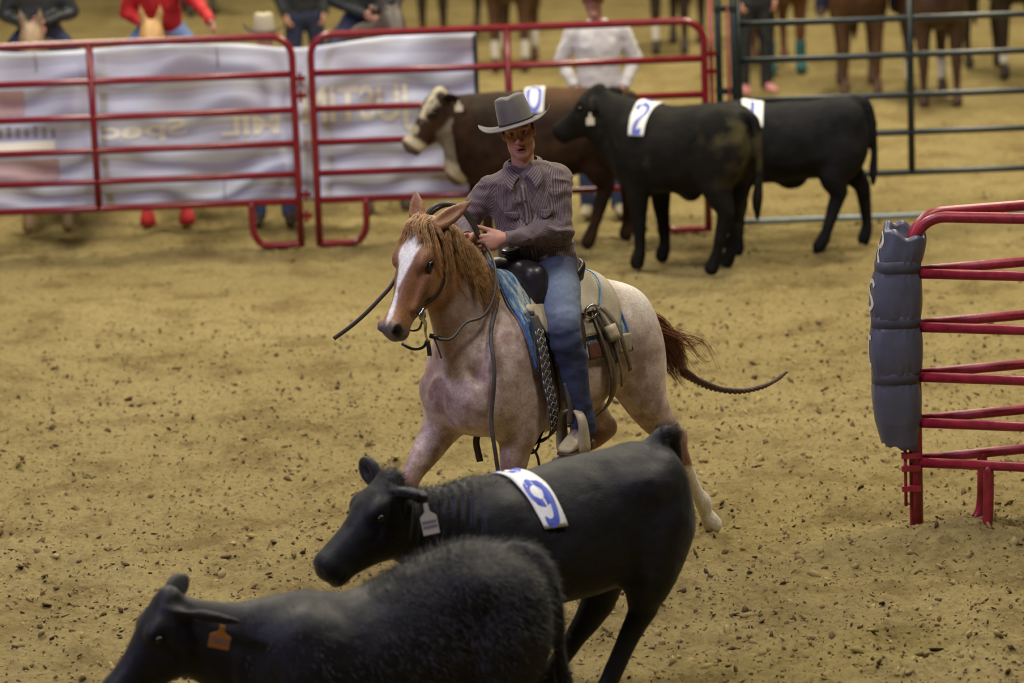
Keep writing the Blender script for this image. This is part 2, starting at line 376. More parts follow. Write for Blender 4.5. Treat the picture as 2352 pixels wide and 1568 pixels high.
def livestock_panel(label, loc, rz, W, m, mids=(0.5,), foot=0.0, group=None, rails=RAILS, name='livestock_panel', legs=(0, 1)):
    p = thing(name, label, 'fence panel', loc, rz, group)
    MB().tube(arc_frame(W, rails[0], 0.17, foot), TR, 14).build('frame', m, p)
    for z in rails[1:]:
        mesh_obj('rail', *tube_geo([(TR*0.6, 0, z), (W*0.5, 0, z), (W-TR*0.6, 0, z)], TR*0.93, 12), m, p)
    for t in mids: mesh_obj('upright', *tube_geo([(W*t, 0, rails[-1]), (W*t, 0, 1.0), (W*t, 0, rails[0])], TR*0.98, 12, True), m, p)
    for e in legs:
        s = 1 if e == 0 else -1; x0 = 0 if e == 0 else W
        pts = [(x0, 0, foot+0.02), (x0+s*0.27, 0, foot+0.02), (x0+s*0.335, 0, foot+0.05), (x0+s*0.375, 0, foot+0.12), (x0+s*0.385, 0, 0.22), (x0+s*0.385, 0, rails[-1])]
        mesh_obj('foot_loop', *tube_geo(spline(np.array(pts), 5), TR*0.95, 12), m, p)
    return p
def coupling(par, x, z, w=0.09, m=M_RED):
    mb = MB(); mb.box((x, 0, z), (w, 0.03, 0.035)); mb.tube([(x, -0.03, z-0.05), (x, -0.03, z+0.05)], 0.012, 8); return mb.build('coupling', m, par, False)
FG = 'red panels of the back fence'
pA = livestock_panel('red tubular fence panel at the far left, hung with the banner', (-4.885, 27.65, 0), 0.0, 3.22, M_RED, group=FG)
pB = livestock_panel('red tubular fence panel behind the rider, banner over its left half', (-1.516, 27.65, 0), 0.0, 3.134, M_RED, group=FG)
for z in (1.36, 1.22, 0.42, 0.25): coupling(pA, 3.22+0.055, z)
for z in (1.43, 1.29): coupling(pB, 3.134+0.05, z)
# dark green gate with its posts on the right
gate = thing('pipe_gate', 'dark green pipe gate with five rails behind the numbered steers', 'gate', (1.90, 27.75, 0))
mesh_obj('frame', *tube_geo([(0, 0, 0.10), (0, 0, 1.2), (0, 0, 1.95)], 0.026, 12), M_GREEN, gate)
for z in (1.95, 1.645, 1.352, 1.029, 0.727, 0.401): mesh_obj('rail', *tube_geo([(0.0, 0, z), (1.9, 0, z), (3.9, 0, z)], 0.026, 12), M_GREEN, gate)
for x in (1.372, 2.7, 3.9): mesh_obj('upright', *tube_geo([(x, 0, 0.40), (x, 0, 1.2), (x, 0, 1.95)], 0.028, 12), M_GREEN, gate)
tag(mesh_obj('base_rail', *tube_geo([(-0.1, 0.06, 0.035), (2, 0.06, 0.035), (3.9, 0.06, 0.035)], 0.026, 12), M_STEEL, gate), 'bluish steel ground rail')
gp = thing('gate_post', 'pair of tall dark posts with red clamps between red panel and green gate', 'post', (1.80, 27.7, 0))
for x, r in ((-0.065, 0.028), (0.065, 0.032)): mesh_obj('post', *tube_geo([(x, 0, -0.05), (x, 0, 1.2), (x, 0, 2.5)], r, 12), M_GREEN, gp)
tag(mesh_obj('clamp_bar', *tube_geo([(-0.125, -0.02, 0.3), (-0.125, -0.02, 1.0), (-0.125, -0.02, 1.86)], 0.016, 10), M_REDWORN, gp), 'red clamp bar')
tag(mesh_obj('clamp_bar', *tube_geo([(0.012, -0.03, 0.25), (0.012, -0.03, 1.0), (0.012, -0.03, 1.8)], 0.011, 10), M_REDWORN, gp), 'red clamp bar')
for z in (1.78, 1.12, 0.5): mb = MB(); mb.box((0, 0, z), (0.19, 0.075, 0.045)); mb.build('clamp', M_GREEN, gp, False)
# ------------------------------------------------------------------ banner tied along the back of the red panels; its print shows through mirrored
def banner_pt(x, z, off=0.0):
    d = 1.5*(0.030*math.sin(2.1*x+0.4)*math.cos(1.6*z)+0.022*math.sin(5.3*x+3.1*z)+0.012*math.sin(9.0*x-7.0*z+1)+0.03*math.exp(-((x+1.35+0.9*(z-1.4))/0.22)**2)-0.03*math.exp(-((x+0.75+1.2*(1.5-z))/0.20)**2)+0.02*math.exp(-((x+2.1-2.2*(z-0.6))/0.2)**2))
    return (x, 27.835+d-off, z)
def banner_top(x): return 1.64-0.05*math.exp(-((x+1.6)/0.35)**2)-0.015*math.sin(3*x)
nx_, nz_ = 150, 30; P = np.zeros((nx_, nz_, 3))
for i in range(nx_):
    x = -5.1+4.9*i/(nx_-1)
    for j in range(nz_):
        z = 0.345+(banner_top(x)-0.345)*j/(nz_-1); P[i, j] = banner_pt(x, z)
N = np.tile(np.array([0, 1.0, 0]), (nx_, nz_, 1)); V, F = grid_sheet(P, N, 0.002)
def banner_material():
    m, Nn, L, b = new_mat('banner_vinyl'); b.inputs['Roughness'].default_value = 0.42; b.inputs['Base Color'].default_value = (0.52, 0.51, 0.56, 1)
    tc = Nn.new('ShaderNodeTexCoord'); n = Nn.new('ShaderNodeTexNoise'); n.inputs['Scale'].default_value = 1.6; n.inputs['Detail'].default_value = 3; L.new(tc.outputs['Object'], n.inputs['Vector'])
    r = Nn.new('ShaderNodeValToRGB'); r.color_ramp.elements[0].position = 0.35; r.color_ramp.elements[0].color = (0.57, 0.62, 0.80, 1); r.color_ramp.elements[1].position = 0.68; r.color_ramp.elements[1].color = (0.73, 0.78, 0.93, 1)
    L.new(n.outputs[0], r.inputs[0]); L.new(r.outputs[0], b.inputs['Base Color']); return m
banner = mesh_obj('banner', V, F, banner_material()); tag(banner, 'wavy white vinyl banner with mirrored lettering tied behind the red panels', 'banner')
M_PRINT = mat('faded_print', (0.92, 0.90, 0.78), rough=0.5); M_PRINTDK = mat('grey_print', (0.34, 0.32, 0.40), rough=0.5); M_PRINTPINK = mat('pink_print', (0.60, 0.42, 0.44), rough=0.5)
M_HEM = mat('hem_dark', (0.03, 0.035, 0.045), rough=0.6)
def text_mesh(body, w, h, bold=0.02):
    c = bpy.data.curves.new('txt', 'FONT'); c.body = body; c.size = 1.0; c.offset = bold; c.fill_mode = 'FRONT'; c.dimensions = '2D'; c.resolution_u = 4
    o = bpy.data.objects.new('txt', c); COL.objects.link(o); dg = bpy.context.evaluated_depsgraph_get(); me = bpy.data.meshes.new_from_object(o.evaluated_get(dg))
    bpy.data.objects.remove(o); bpy.data.curves.remove(c)
    bm = bmesh.new(); bm.from_mesh(me); bmesh.ops.triangulate(bm, faces=bm.faces[:])
    bmesh.ops.subdivide_edges(bm, edges=[e for e in bm.edges if e.calc_length() > 0.12], cuts=2, use_grid_fill=True); bmesh.ops.triangulate(bm, faces=bm.faces[:])
    V = np.array([v.co[:] for v in bm.verts]); F = [tuple(v.index for v in f.verts) for f in bm.faces]; bm.free(); bpy.data.meshes.remove(me)
    mn, mxx = V.min(0), V.max(0); V = (V-mn)/(mxx-mn+1e-9)*np.array([w, h, 0]); return V, F
def banner_text(body, x0, x1, z0, z1, m, bold=0.02, lift=0.006):
    V, F = text_mesh(body, x1-x0, z1-z0, bold)
    mesh_obj('lettering', [banner_pt(x1-v[0], z0+v[1], lift) for v in V], F, m, banner, smooth=False)
banner_text('JUSTIN', -1.62, -0.72, 0.875, 1.265, M_PRINT, 0.03)
banner_text('Spec', -3.23, -2.55, 0.865, 1.045, M_PRINT, 0.03)
banner_text('MIL', -2.27, -1.80, 0.895, 1.055, M_PRINT, 0.03)
def banner_block(x0, x1, z0, z1, m, lift=0.005):
    a, b = 10, 6; P = np.array([[banner_pt(x0+(x1-x0)*i/(a-1), z0+(z1-z0)*j/(b-1), lift) for j in range(b)] for i in range(a)])
    V, F = grid_sheet(P, np.tile([0, -1.0, 0], (a, b, 1)), 0.001); mesh_obj('print_block', V, F, m, banner, smooth=False)
banner_block(-4.6, -3.60, 0.60, 0.76, M_PRINTPINK); banner_block(-4.6, -3.85, 1.12, 1.32, M_PRINTPINK); banner_block(-4.6, -3.62, 0.80, 0.905, M_PRINT)
banner_block(-1.62, -0.35, 0.80, 0.835, M_PRINTPINK); banner_block(-2.9, -2.0, 0.80, 0.83, M_PRINT)
for k in range(9): banner_block(-4.22+k*0.072, -4.185+k*0.072, 0.94, 1.03-0.012*(k % 3), M_PRINTDK)
V, F = ribbon_geo([banner_pt(-0.205, z, 0.004) for z in np.linspace(0.345, 1.64, 12)], np.tile([0, -1.0, 0], (12, 1)), 0.035, 0.004); tag(mesh_obj('hem', V, F, M_HEM, banner), 'dark end hem')
for x, z0, z1 in ((-3.73, 1.47, 1.63), (-2.27, 1.45, 1.63), (-2.28, 0.37, 0.52)):
    mesh_obj('tie', *tube_geo([banner_pt(x, z0, 0.008), banner_pt(x, (z0+z1)/2, 0.008), banner_pt(x, z1, 0.01)], 0.004, 6), M_PRINTDK, banner)
# ------------------------------------------------------------------ padded red panels on the right
J = np.array([2.135, 18.10])
def near_panel(label, dirx, diry, loc, foot):
    a = math.atan2(diry, dirx); return livestock_panel(label, (*loc, 0), a, 3.05, M_REDWORN, (0.5,), foot, 'red panels joined at the padded post', legs=(0, 1))
near_panel('nearer red tubular panel running right from the padded post', 0.57, -0.20, (J[0]+0.0, J[1]-0.035), -0.07)
near_panel('farther red tubular panel running right behind its twin from the padded post', 0.57, 0.135, (J[0]-0.005, J[1]+0.035), -0.05)
latch = thing('panel_latch', 'red latch rod with brackets at the foot of the padded post', 'latch', (J[0]-0.065, J[1]-0.06, 0))
mesh_obj('rod', *tube_geo([(0, 0, 0.14), (0, 0, 0.3), (0, 0, 0.47)], 0.009, 8), M_REDWORN, latch)
for z in (0.415, 0.345, 0.235): mb = MB(); mb.box((0.03, 0.0, z), (0.10, 0.03, 0.03)); mb.build('bracket', M_REDWORN, latch, False)
mb = MB(); mb.box((0.05, 0.03, 0.22), (0.05, 0.02, 0.52)); mb.build('post_plate', M_REDWORN, latch, False)
# quilted pad wrapped round the joint
PADC = spline(np.array([(2.055, 18.10, 0.44), (2.042, 18.10, 0.60), (2.034, 18.10, 0.84), (2.037, 18.10, 1.14), (2.052, 18.10, 1.42), (2.082, 18.10, 1.56), (2.095, 18.10, 1.655)]), 24)
STR = (0.836, 1.138, 1.428)
def pad_pt(th, z, off=0.0):
    cx = np.interp(z, PADC[:, 2], PADC[:, 0]); cy = 18.10
    a = np.interp(z, [0.42, 0.47, 0.6, 0.84, 1.14, 1.43, 1.56, 1.66], [0.082, 0.100, 0.122, 0.139, 0.141, 0.131, 0.118, 0.110]); b = a*0.92
    pin = sum(math.exp(-((z-s)/0.055)**2) for s in STR); near = sum(math.exp(-((z-s)/0.10)**2)*(1 if abs(z-s) > 0.028 else 0.0) for s in STR)
    k = 1-0.080*pin+0.03*math.sin((z-0.836)/0.30*PI*2-1.2)*0.5
    k += 0.050*near*math.sin(11*th+3*math.sin(5*th)+z*9)*math.exp(-abs(math.sin((z-0.836)/0.30*PI))*1.6)+0.010*math.sin(3*th+9*z)+0.008*math.sin(7*th-14*z)
    e = 2.6; c, s = math.cos(th), math.sin(th); rr = 1/((abs(c)**e+abs(s)**e)**(1/e))
    return (cx+(a*k+off)*rr*c, cy+(b*k+off)*rr*s, z)
def pad_top(th): return 1.615+0.035*math.cos(th-2.5)+0.012*math.sin(5*th)
nt, nz2 = 96, 130; V = []; F = []
def pad_bot(th): return 0.455-0.03*math.cos(th)+0.008*math.sin(9*th)
for j in range(nz2):
    for i in range(nt):
        th = 2*PI*i/nt; z = pad_bot(th)+(pad_top(th)-pad_bot(th))*j/(nz2-1); V.append(pad_pt(th, z))
for j in range(nz2-1):
    for i in range(nt): F.append((j*nt+i, j*nt+(i+1) % nt, (j+1)*nt+(i+1) % nt, (j+1)*nt+i))
base = (nz2-1)*nt                                                     # rolled top edge and sunken inside
for q, (ins, dz) in enumerate(((0.012, 0.012), (0.03, 0.012), (0.045, -0.01), (0.052, -0.07))):
    o_ = len(V)
    for i in range(nt):
        th = 2*PI*i/nt; z = pad_top(th); V.append(pad_pt(th, z+dz*0.999, -ins))
    for i in range(nt): F.append((base+i, base+(i+1) % nt, o_+(i+1) % nt, o_+i))
    base = o_
F.append(tuple(range(base, base+nt)))
o_ = len(V)
for i in range(nt): th = 2*PI*i/nt; V.append(pad_pt(th, pad_bot(th)+0.01, -0.03))
for i in range(nt): F.append((i, o_+i, o_+(i+1) % nt, (i+1) % nt))
F.append(tuple(range(o_+nt-1, o_-1, -1)))
M_PAD = mat('pad_nylon', (0.078, 0.084, 0.125), rough=0.42, var=0.12, scale=9, bump=0.10, bscale=30)
M_PADSTRAP = mat('pad_strap', (0.058, 0.062, 0.092), rough=0.55, var=0.1, scale=30)
M_PADINK = mat('pad_lettering', (0.62, 0.60, 0.50), rough=0.6)
pad = thing('post_pad', 'grey blue quilted pad strapped round the post joining the red panels', 'pad', (J[0], J[1], 0))
off_ = np.array([J[0], J[1], 0])
mesh_obj('cover', np.array(V)-off_, F, M_PAD, pad)
for s_ in STR:
    V = []; F = []
    for dz, of in ((-0.033, 0.0), (-0.031, 0.003), (0.031, 0.003), (0.033, 0.0)):
        for i in range(nt): th = 2*PI*i/nt; p = pad_pt(th, s_); q = pad_pt(th, s_, of); V.append((q[0], q[1], s_+dz-0.012*math.sin(th)))
    for j in range(3):
        for i in range(nt): F.append((j*nt+i, j*nt+(i+1) % nt, (j+1)*nt+(i+1) % nt, (j+1)*nt+i))
    mesh_obj('strap', np.array(V)-off_, F, M_PADSTRAP, pad)
GLYPH = {'R': [[(0.1, 0), (0.1, 0.5), (0.1, 1)], [(0.1, 1), (0.6, 0.98), (0.85, 0.77), (0.6, 0.55), (0.1, 0.52)], [(0.45, 0.53), (0.65, 0.25), (0.88, 0)]],
         'S': [[(0.88, 0.85), (0.6, 1), (0.25, 0.95), (0.12, 0.75), (0.4, 0.55), (0.75, 0.42), (0.88, 0.2), (0.6, 0), (0.25, 0.02), (0.08, 0.18)]],
         'I': [[(0.5, 0), (0.5, 0.5), (0.5, 1)], [(0.2, 1), (0.5, 1), (0.8, 1)], [(0.2, 0), (0.5, 0), (0.8, 0)]]}
for g, zc in (('R', 1.535), ('S', 1.285), ('I', 0.985)):
    mb = MB()
    for st in GLYPH[g]:
        G = spline(np.array(st, float), 6); P = np.array([pad_pt(PI*1.04+(q[0]-0.5)*0.95, zc-0.075+0.15*q[1], 0.002) for q in G]); C = np.stack([np.interp(P[:, 2], PADC[:, 2], PADC[:, 0]), np.full(len(P), 18.10), P[:, 2]], 1)
        N = P-C; N /= np.linalg.norm(N, axis=1, keepdims=True); V, F = ribbon_geo(P-off_, N, 0.022, 0.0015); mb.add(V, F)
    mb.build('letter', M_PADINK, pad, False)

# the far end wall of the arena, behind the waiting horses
wb = MB()
for i in range(90): wb.box((-45+i+0.5, 72.0+(0.03 if i % 2 else 0.0), 7.0), (1.0, 0.12, 14.0))
w_ = wb.build('wall_back', mat('steel_cladding', (0.32, 0.31, 0.29), 0.6, var=0.08, scale=2), None, False); w_['kind'] = 'structure'; tag(w_, 'ribbed steel end wall of the arena')
# ------------------------------------------------------------------ the roan horse in the middle
def lerp3(a, b, t): return np.asarray(a)[None]*(1-t[:, None])+np.asarray(b)[None]*t[:, None]
HORSE_LOC, HORSE_RZ = (-0.0463, 17.45, 0.0), math.atan2(-math.sin(math.radians(42)), -math.cos(math.radians(42)))
HEAD_R = rotm(math.radians(8), math.radians(53)); HEAD_T = np.array([0.468, 0.01, 1.868])
def hd(p): return HEAD_R@np.asarray(p, float)+HEAD_T      # head-local -> horse-local
def horse_ear(s, base, tip, face, w=0.044):
    base = np.array(base, float); tip = np.array(tip, float); ax = (tip-base); L = np.linalg.norm(ax); ax /= L
    face = np.array(face, float); face -= ax*(face@ax); face /= np.linalg.norm(face); side = np.cross(face, ax)
    R = np.stack([side, face, ax], 1); s.frame(R, base)
    s.chain([(0, 0, -0.02, w*0.75), (0, 0, L*0.25, w), (0, -0.002, L*0.5, w*0.92), (0.002, -0.004, L*0.78, w*0.5), (0.004, -0.004, L*0.985, 0.007)], k=0.012, sc=(1, 0.62, 1), n=4)
    s.chain([(0, w*0.75, L*0.12, w*0.42), (0, w*0.8, L*0.4, w*0.66), (0, w*0.62, L*0.66, w*0.46), (0, w*0.32, L*0.9, 0.006)], k=0.006, cut=True, n=4)
    s.frame()
def build_horse_skin():
    s = Solid((-1.42, -0.42, -0.02), (0.95, 0.42, 2.12), 0.009)
    s.loft([(0.43, 1.12, 0.98, 0.07), (0.385, 1.24, 0.88, 0.17), (0.30, 1.34, 0.81, 0.225), (0.17, 1.45, 0.77, 0.25), (0.03, 1.535, 0.745, 0.262), (-0.12, 1.525, 0.73, 0.28),
            (-0.30, 1.475, 0.73, 0.305), (-0.46, 1.475, 0.77, 0.31), (-0.58, 1.495, 0.84, 0.29), (-0.70, 1.455, 0.92, 0.26), (-0.82, 1.36, 1.0, 0.20), (-0.92, 1.24, 1.04, 0.13), (-0.97, 1.16, 1.08, 0.05)], egg=0.12)
    # neck
    s.chain([(0.10, 0, 1.20, 0.30), (0.20, 0, 1.40, 0.245), (0.30, 0, 1.56, 0.195), (0.385, 0.0, 1.70, 0.155), (0.45, 0.005, 1.815, 0.12), (0.465, 0.01, 1.86, 0.10)], k=0.10, sc=(1, 0.60, 1), n=5)
    # pectorals, shoulders, withers
    for sg in (-1, 1):
        s.ell((0.355, 0.085*sg, 0.985), (0.085, 0.10, 0.13), k=0.05)
        s.ell((0.15, 0.175*sg, 1.10), (0.19, 0.105, 0.30), rotm(0, -0.35), k=0.10)
        s.ell((-0.02, 0.2*sg, 0.93), (0.14, 0.075, 0.14), k=0.07)
    s.ell((-0.02, 0, 1.48), (0.20, 0.07, 0.075), k=0.08)
    s.chain([(0.455, 0, 1.06, 0.012), (0.45, 0, 0.94, 0.016), (0.40, 0, 0.85, 0.012)], k=0.035, cut=True)
    for sg in (-1, 1):                                                            # muscle and grooves of neck, shoulder and chest
        s.chain([(0.50, 0.075*sg, 1.60, 0.010), (0.45, 0.105*sg, 1.42, 0.012), (0.40, 0.13*sg, 1.24, 0.012), (0.34, 0.20*sg, 1.08, 0.010)], k=0.05, cut=True)
        s.chain([(0.20, 0.165*sg, 1.44, 0.008), (0.30, 0.19*sg, 1.28, 0.010), (0.36, 0.21*sg, 1.12, 0.008)], k=0.05, cut=True)
        s.chain([(-0.10, 0.25*sg, 1.22, 0.008), (-0.13, 0.285*sg, 1.05, 0.012), (-0.12, 0.26*sg, 0.88, 0.012)], k=0.06, cut=True)
        s.ell((0.34, 0.165*sg, 1.03), (0.07, 0.055, 0.075), k=0.05)
    s.ell((0.075, 0.225, 0.84), (0.07, 0.045, 0.10), k=0.04); s.ell((0.25, -0.205, 0.90), (0.085, 0.045, 0.09), rotm(0, 0.7), k=0.04); s.ell((0.28, -0.13, 0.86), (0.09, 0.045, 0.07), rotm(0, 0.7), k=0.04)
    # croup and thighs
    for sg, dx in ((1, -0.06), (-1, 0.05)):
        s.ell((-0.66+dx*0.3, 0.13*sg, 1.19), (0.255, 0.17, 0.26), rotm(0, 0.25), k=0.09)
        s.ell((-0.735+dx, 0.165*sg, 1.02), (0.175, 0.115, 0.23), rotm(0, 0.2 if sg > 0 else -0.35), k=0.09)
        s.ell((-0.54, 0.10*sg, 1.38), (0.10, 0.10, 0.09), k=0.08)
    # left hind leg stretched back
    s.chain([(-0.75, 0.17, 1.0, 0.145), (-0.785, 0.19, 0.88, 0.138), (-0.86, 0.2, 0.74, 0.105), (-0.955, 0.2, 0.62, 0.070), (-1.015, 0.2, 0.56, 0.062)], k=0.05, sc=(1, 0.75, 1), n=4)
    s.chain([(-0.95, 0.2, 0.70, 0.03), (-1.06, 0.2, 0.575, 0.034)], k=0.04)
    s.chain([(-1.015, 0.2, 0.56, 0.062), (-1.055, 0.2, 0.47, 0.052), (-1.11, 0.2, 0.37, 0.038), (-1.175, 0.2, 0.245, 0.036), (-1.215, 0.2, 0.185, 0.049), (-1.235, 0.2, 0.12, 0.039), (-1.262, 0.2, 0.075, 0.05), (-1.285, 0.2, 0.045, 0.054)], k=0.02, sc=(1, 0.85, 1), n=4)
    # right hind leg drawn forward under the belly
    s.chain([(-0.72, -0.17, 0.98, 0.15), (-0.66, -0.17, 0.86, 0.12), (-0.74, -0.15, 0.74, 0.09), (-0.815, -0.13, 0.635, 0.062)], k=0.05, sc=(1, 0.75, 1), n=4)
    s.chain([(-0.835, -0.125, 0.615, 0.058), (-0.75, -0.12, 0.57, 0.045), (-0.62, -0.12, 0.535, 0.036), (-0.52, -0.12, 0.505, 0.035), (-0.47, -0.12, 0.49, 0.046), (-0.445, -0.12, 0.43, 0.038), (-0.455, -0.12, 0.37, 0.05)], k=0.02, sc=(1, 0.85, 1), n=4)
    # left foreleg under the body, right foreleg reaching
    s.chain([(0.03, 0.185, 0.96, 0.12), (0.075, 0.18, 0.82, 0.103), (0.105, 0.172, 0.68, 0.082), (0.125, 0.17, 0.53, 0.058), (0.135, 0.17, 0.44, 0.06), (0.145, 0.17, 0.38, 0.044), (0.15, 0.17, 0.2, 0.035), (0.155, 0.17, 0.145, 0.046), (0.175, 0.17, 0.09, 0.037), (0.19, 0.17, 0.045, 0.055)], k=0.06, sc=(1, 0.85, 1), n=4)
    s.chain([(0.16, -0.18, 0.98, 0.125), (0.27, -0.165, 0.85, 0.108), (0.40, -0.155, 0.73, 0.085), (0.51, -0.15, 0.63, 0.06), (0.555, -0.15, 0.555, 0.058), (0.55, -0.15, 0.48, 0.043), (0.535, -0.15, 0.30, 0.035), (0.53, -0.15, 0.235, 0.046), (0.55, -0.15, 0.17, 0.037), (0.57, -0.15, 0.12, 0.055)], k=0.06, sc=(1, 0.85, 1), n=4)
    # head
    s.frame(HEAD_R, HEAD_T)
    s.loft([(-0.05, 0.02, -0.06, 0.05), (-0.01, 0.065, -0.11, 0.085), (0.06, 0.09, -0.165, 0.104), (0.13, 0.098, -0.20, 0.108), (0.20, 0.092, -0.21, 0.099), (0.28, 0.075, -0.195, 0.080), (0.36, 0.056, -0.150, 0.061),
            (0.43, 0.046, -0.112, 0.052), (0.48, 0.048, -0.100, 0.055), (0.53, 0.045, -0.094, 0.055), (0.565, 0.024, -0.078, 0.044), (0.582, -0.012, -0.052, 0.018)], k=0.045, p=2.4)
    for sg in (-1, 1):
        s.ell((0.165, 0.086*sg, 0.058), (0.06, 0.030, 0.032), k=0.035)          # brow
        s.ell((0.20, 0.074*sg, -0.115), (0.115, 0.036, 0.095), k=0.04)            # cheek
        s.ell((0.185, 0.121*sg, 0.025), (0.03, 0.02, 0.02), k=0.016, cut=True)     # eye socket
        s.chain([(0.24, 0.092*sg, -0.0, 0.02), (0.40, 0.066*sg, -0.03, 0.012)], k=0.03)   # cheek bone
        s.ell((0.535, 0.044*sg, 0.018), (0.04, 0.03, 0.032), k=0.02)              # nostril flare
        s.ell((0.552, 0.062*sg, 0.014), (0.032, 0.030, 0.022), rotm(0, 0.5), k=0.010, cut=True)
        s.chain([(0.575, 0.045*sg, -0.064, 0.009), (0.49, 0.066*sg, -0.064, 0.009), (0.42, 0.066*sg, -0.058, 0.008)], k=0.010, cut=True)   # mouth
    s.ell((0.515, 0, -0.088), (0.045, 0.038, 0.028), k=0.018)
    s.frame()
    horse_ear(s, hd((-0.02, -0.055, 0.05)), (0.47, -0.085, 2.085), (0.85, 0.5, 0.0))
    horse_ear(s, hd((-0.02, 0.06, 0.05)), (0.31, 0.165, 2.03), (0.95, 0.3, 0.1))
    return s.mesh(2)
HV, HF = build_horse_skin(); HN = vnormals(HV, HF); HTREE = bvh(HV, HF)
def horse_marks(V, N):
    n1 = fbm(V*6, 3); n2 = fbm(V*22, 3)
    roan = lerp3((0.52, 0.405, 0.365), (0.285, 0.185, 0.155), sstep(-0.9, 1.0, n1+0.9*n2))
    pale = np.array([(0.74, 0.69, 0.63)])
    t = sstep(-0.35, -0.85, V[:, 0]+0.08*n1)*sstep(1.12, 1.42, V[:, 2])
    c = roan*(1-t[:, None])+pale*t[:, None]
    chest = np.array([(0.36, 0.22, 0.175)])                                       # browner throat and legs
    red = np.array([(0.27, 0.125, 0.06)]); bay = np.array([(0.20, 0.085, 0.04)])
    L = (V-HEAD_T)@HEAD_R
    head = np.maximum(sstep(-0.02, 0.02, L[:, 0]-np.maximum(-0.05, -0.42*L[:, 2]-0.03)+0.008*n1)*sstep(-0.27, -0.22, L[:, 2])*(V[:, 0] > 0.25)*(V[:, 2] > 1.2), sstep(1.90, 1.93, V[:, 2]))
    tneck = sstep(0.25, 0.45, V[:, 0])*sstep(1.0, 1.2, V[:, 2])*0.55*sstep(0.16, 0.08, np.abs(V[:, 1]))
    c = c*(1-tneck[:, None])+chest*tneck[:, None]
    headc = lerp3((0.34, 0.155, 0.065), (0.22, 0.095, 0.042), sstep(-0.5, 0.6, n1))
    c = c*(1-head[:, None])+headc*head[:, None]
    low = sstep(0.72, 0.52, V[:, 2]+0.05*n1); c = c*(1-low[:, None])+bay*low[:, None]
    lh = (V[:, 0] < -0.93) & (V[:, 1] > 0.05)
    w = sstep(0.44, 0.40, V[:, 2]+0.03*n2)*lh; c = c*(1-w[:, None])+np.array([(0.66, 0.60, 0.50)])*w[:, None]
    # blaze on the face, in head coordinates
    hw = np.interp(L[:, 0], [0.02, 0.06, 0.12, 0.17, 0.24, 0.31, 0.36, 0.46, 0.51, 0.53], [0.0, 0.04, 0.056, 0.052, 0.032, 0.016, 0.010, 0.013, 0.009, 0.0])
    cy = np.interp(L[:, 0], [0, 0.2, 0.35, 0.55], [0.0, -0.004, -0.012, 0.008])
    b = sstep(0.008, -0.008, np.abs(L[:, 1]-cy)-hw+0.006*n2)*(L[:, 2] > 0.0)*(L[:, 0] > 0)*(L[:, 0] < 0.6)*(V[:, 0] > 0.3)
    c = c*(1-b[:, None])+np.array([(0.80, 0.78, 0.76)])*b[:, None]
    mz = sstep(0.48, 0.555, L[:, 0]+0.015*n2)*(np.abs(L[:, 1]) < 0.12)*(np.abs(L[:, 2]) < 0.2)*(V[:, 0] > 0.4)
    c = c*(1-mz[:, None])+np.array([(0.10, 0.085, 0.085)])*mz[:, None]
    nos = (np.linalg.norm((np.abs(L)-np.array([0.550, 0.056, 0.013]))/np.array([0.034, 0.028, 0.026]), axis=1) < 0.9)
    c[nos] = (0.012, 0.01, 0.01)
    return np.clip(c, 0, 1)
M_HORSE = mat('roan_coat', (1, 1, 1), rough=0.46, var=0.26, scale=85, bump=0.12, bscale=220, attr=True, sheen=0.15, spec=0.45)
M_EYE = mat('eye_dark', (0.008, 0.006, 0.005), rough=0.08)
M_MANE = mat('flaxen_mane', (0.44, 0.25, 0.105), rough=0.45, var=0.5, scale=40)
M_TAIL = mat('chestnut_tail', (0.16, 0.055, 0.025), rough=0.5, var=0.45, scale=20)
M_BRAID = mat('dark_braid', (0.055, 0.022, 0.014), rough=0.6, var=0.3, scale=40)
horse = thing('horse', 'red roan horse with a white blaze carrying the rider across the arena', 'horse', HORSE_LOC, HORSE_RZ)
mesh_obj('body', HV, HF, M_HORSE, horse, cols=horse_marks(HV, HN))
def ball(c, r, n=10, m=8):
    V = []; F = []
    for i in range(m+1):
        for j in range(n): V.append((c[0]+r[0]*math.sin(PI*i/m)*math.cos(2*PI*j/n), c[1]+r[1]*math.sin(PI*i/m)*math.sin(2*PI*j/n), c[2]+r[2]*math.cos(PI*i/m)))
    for i in range(m):
        for j in range(n): F.append((i*n+j, (i+1)*n+j, (i+1)*n+(j+1) % n, i*n+(j+1) % n))
    return np.array(V), F
for sg in (-1, 1):
    V, F = ball((0, 0, 0), (0.032, 0.022, 0.024), 14, 10); V = V@HEAD_R.T+hd((0.187, 0.103*sg, 0.028)); mesh_obj('eye', V, F, M_EYE, horse)
    lid = spline(np.array([hd((0.185-0.03, 0.114*sg, 0.020)), hd((0.18, 0.123*sg, 0.046)), hd((0.185+0.028, 0.110*sg, 0.030))]), 5)
    V, F = tube_geo(lid, 0.0045, 6); mesh_obj('eyelid', V, F, mat('lid_dark', (0.05, 0.025, 0.018), 0.5) if sg < 0 else bpy.data.materials['lid_dark'], horse)
rng = np.random.RandomState(3)
def lock(pts, n, spread, rad=0.0016, taper=1.0, fray=0.6):
    G = spline(np.array(pts, float), 6); m = len(G); t = np.linspace(0, 1, m)[:, None]
    def one(i):
        o = rng.normal(0, 1, 3)*spread; o2 = rng.normal(0, 1, 3)*spread*fray; w = rng.normal(0, 1, 3)*spread*0.3; ph = rng.rand()*6
        P = G+o*(1-t*0.5)+o2*t+w*np.sin(t*5+ph)
        e = int(m*rng.uniform(0.72, 1.0)); return P[:max(e, 4)]
    return hair_geo(n, one, rng, rad=rad)
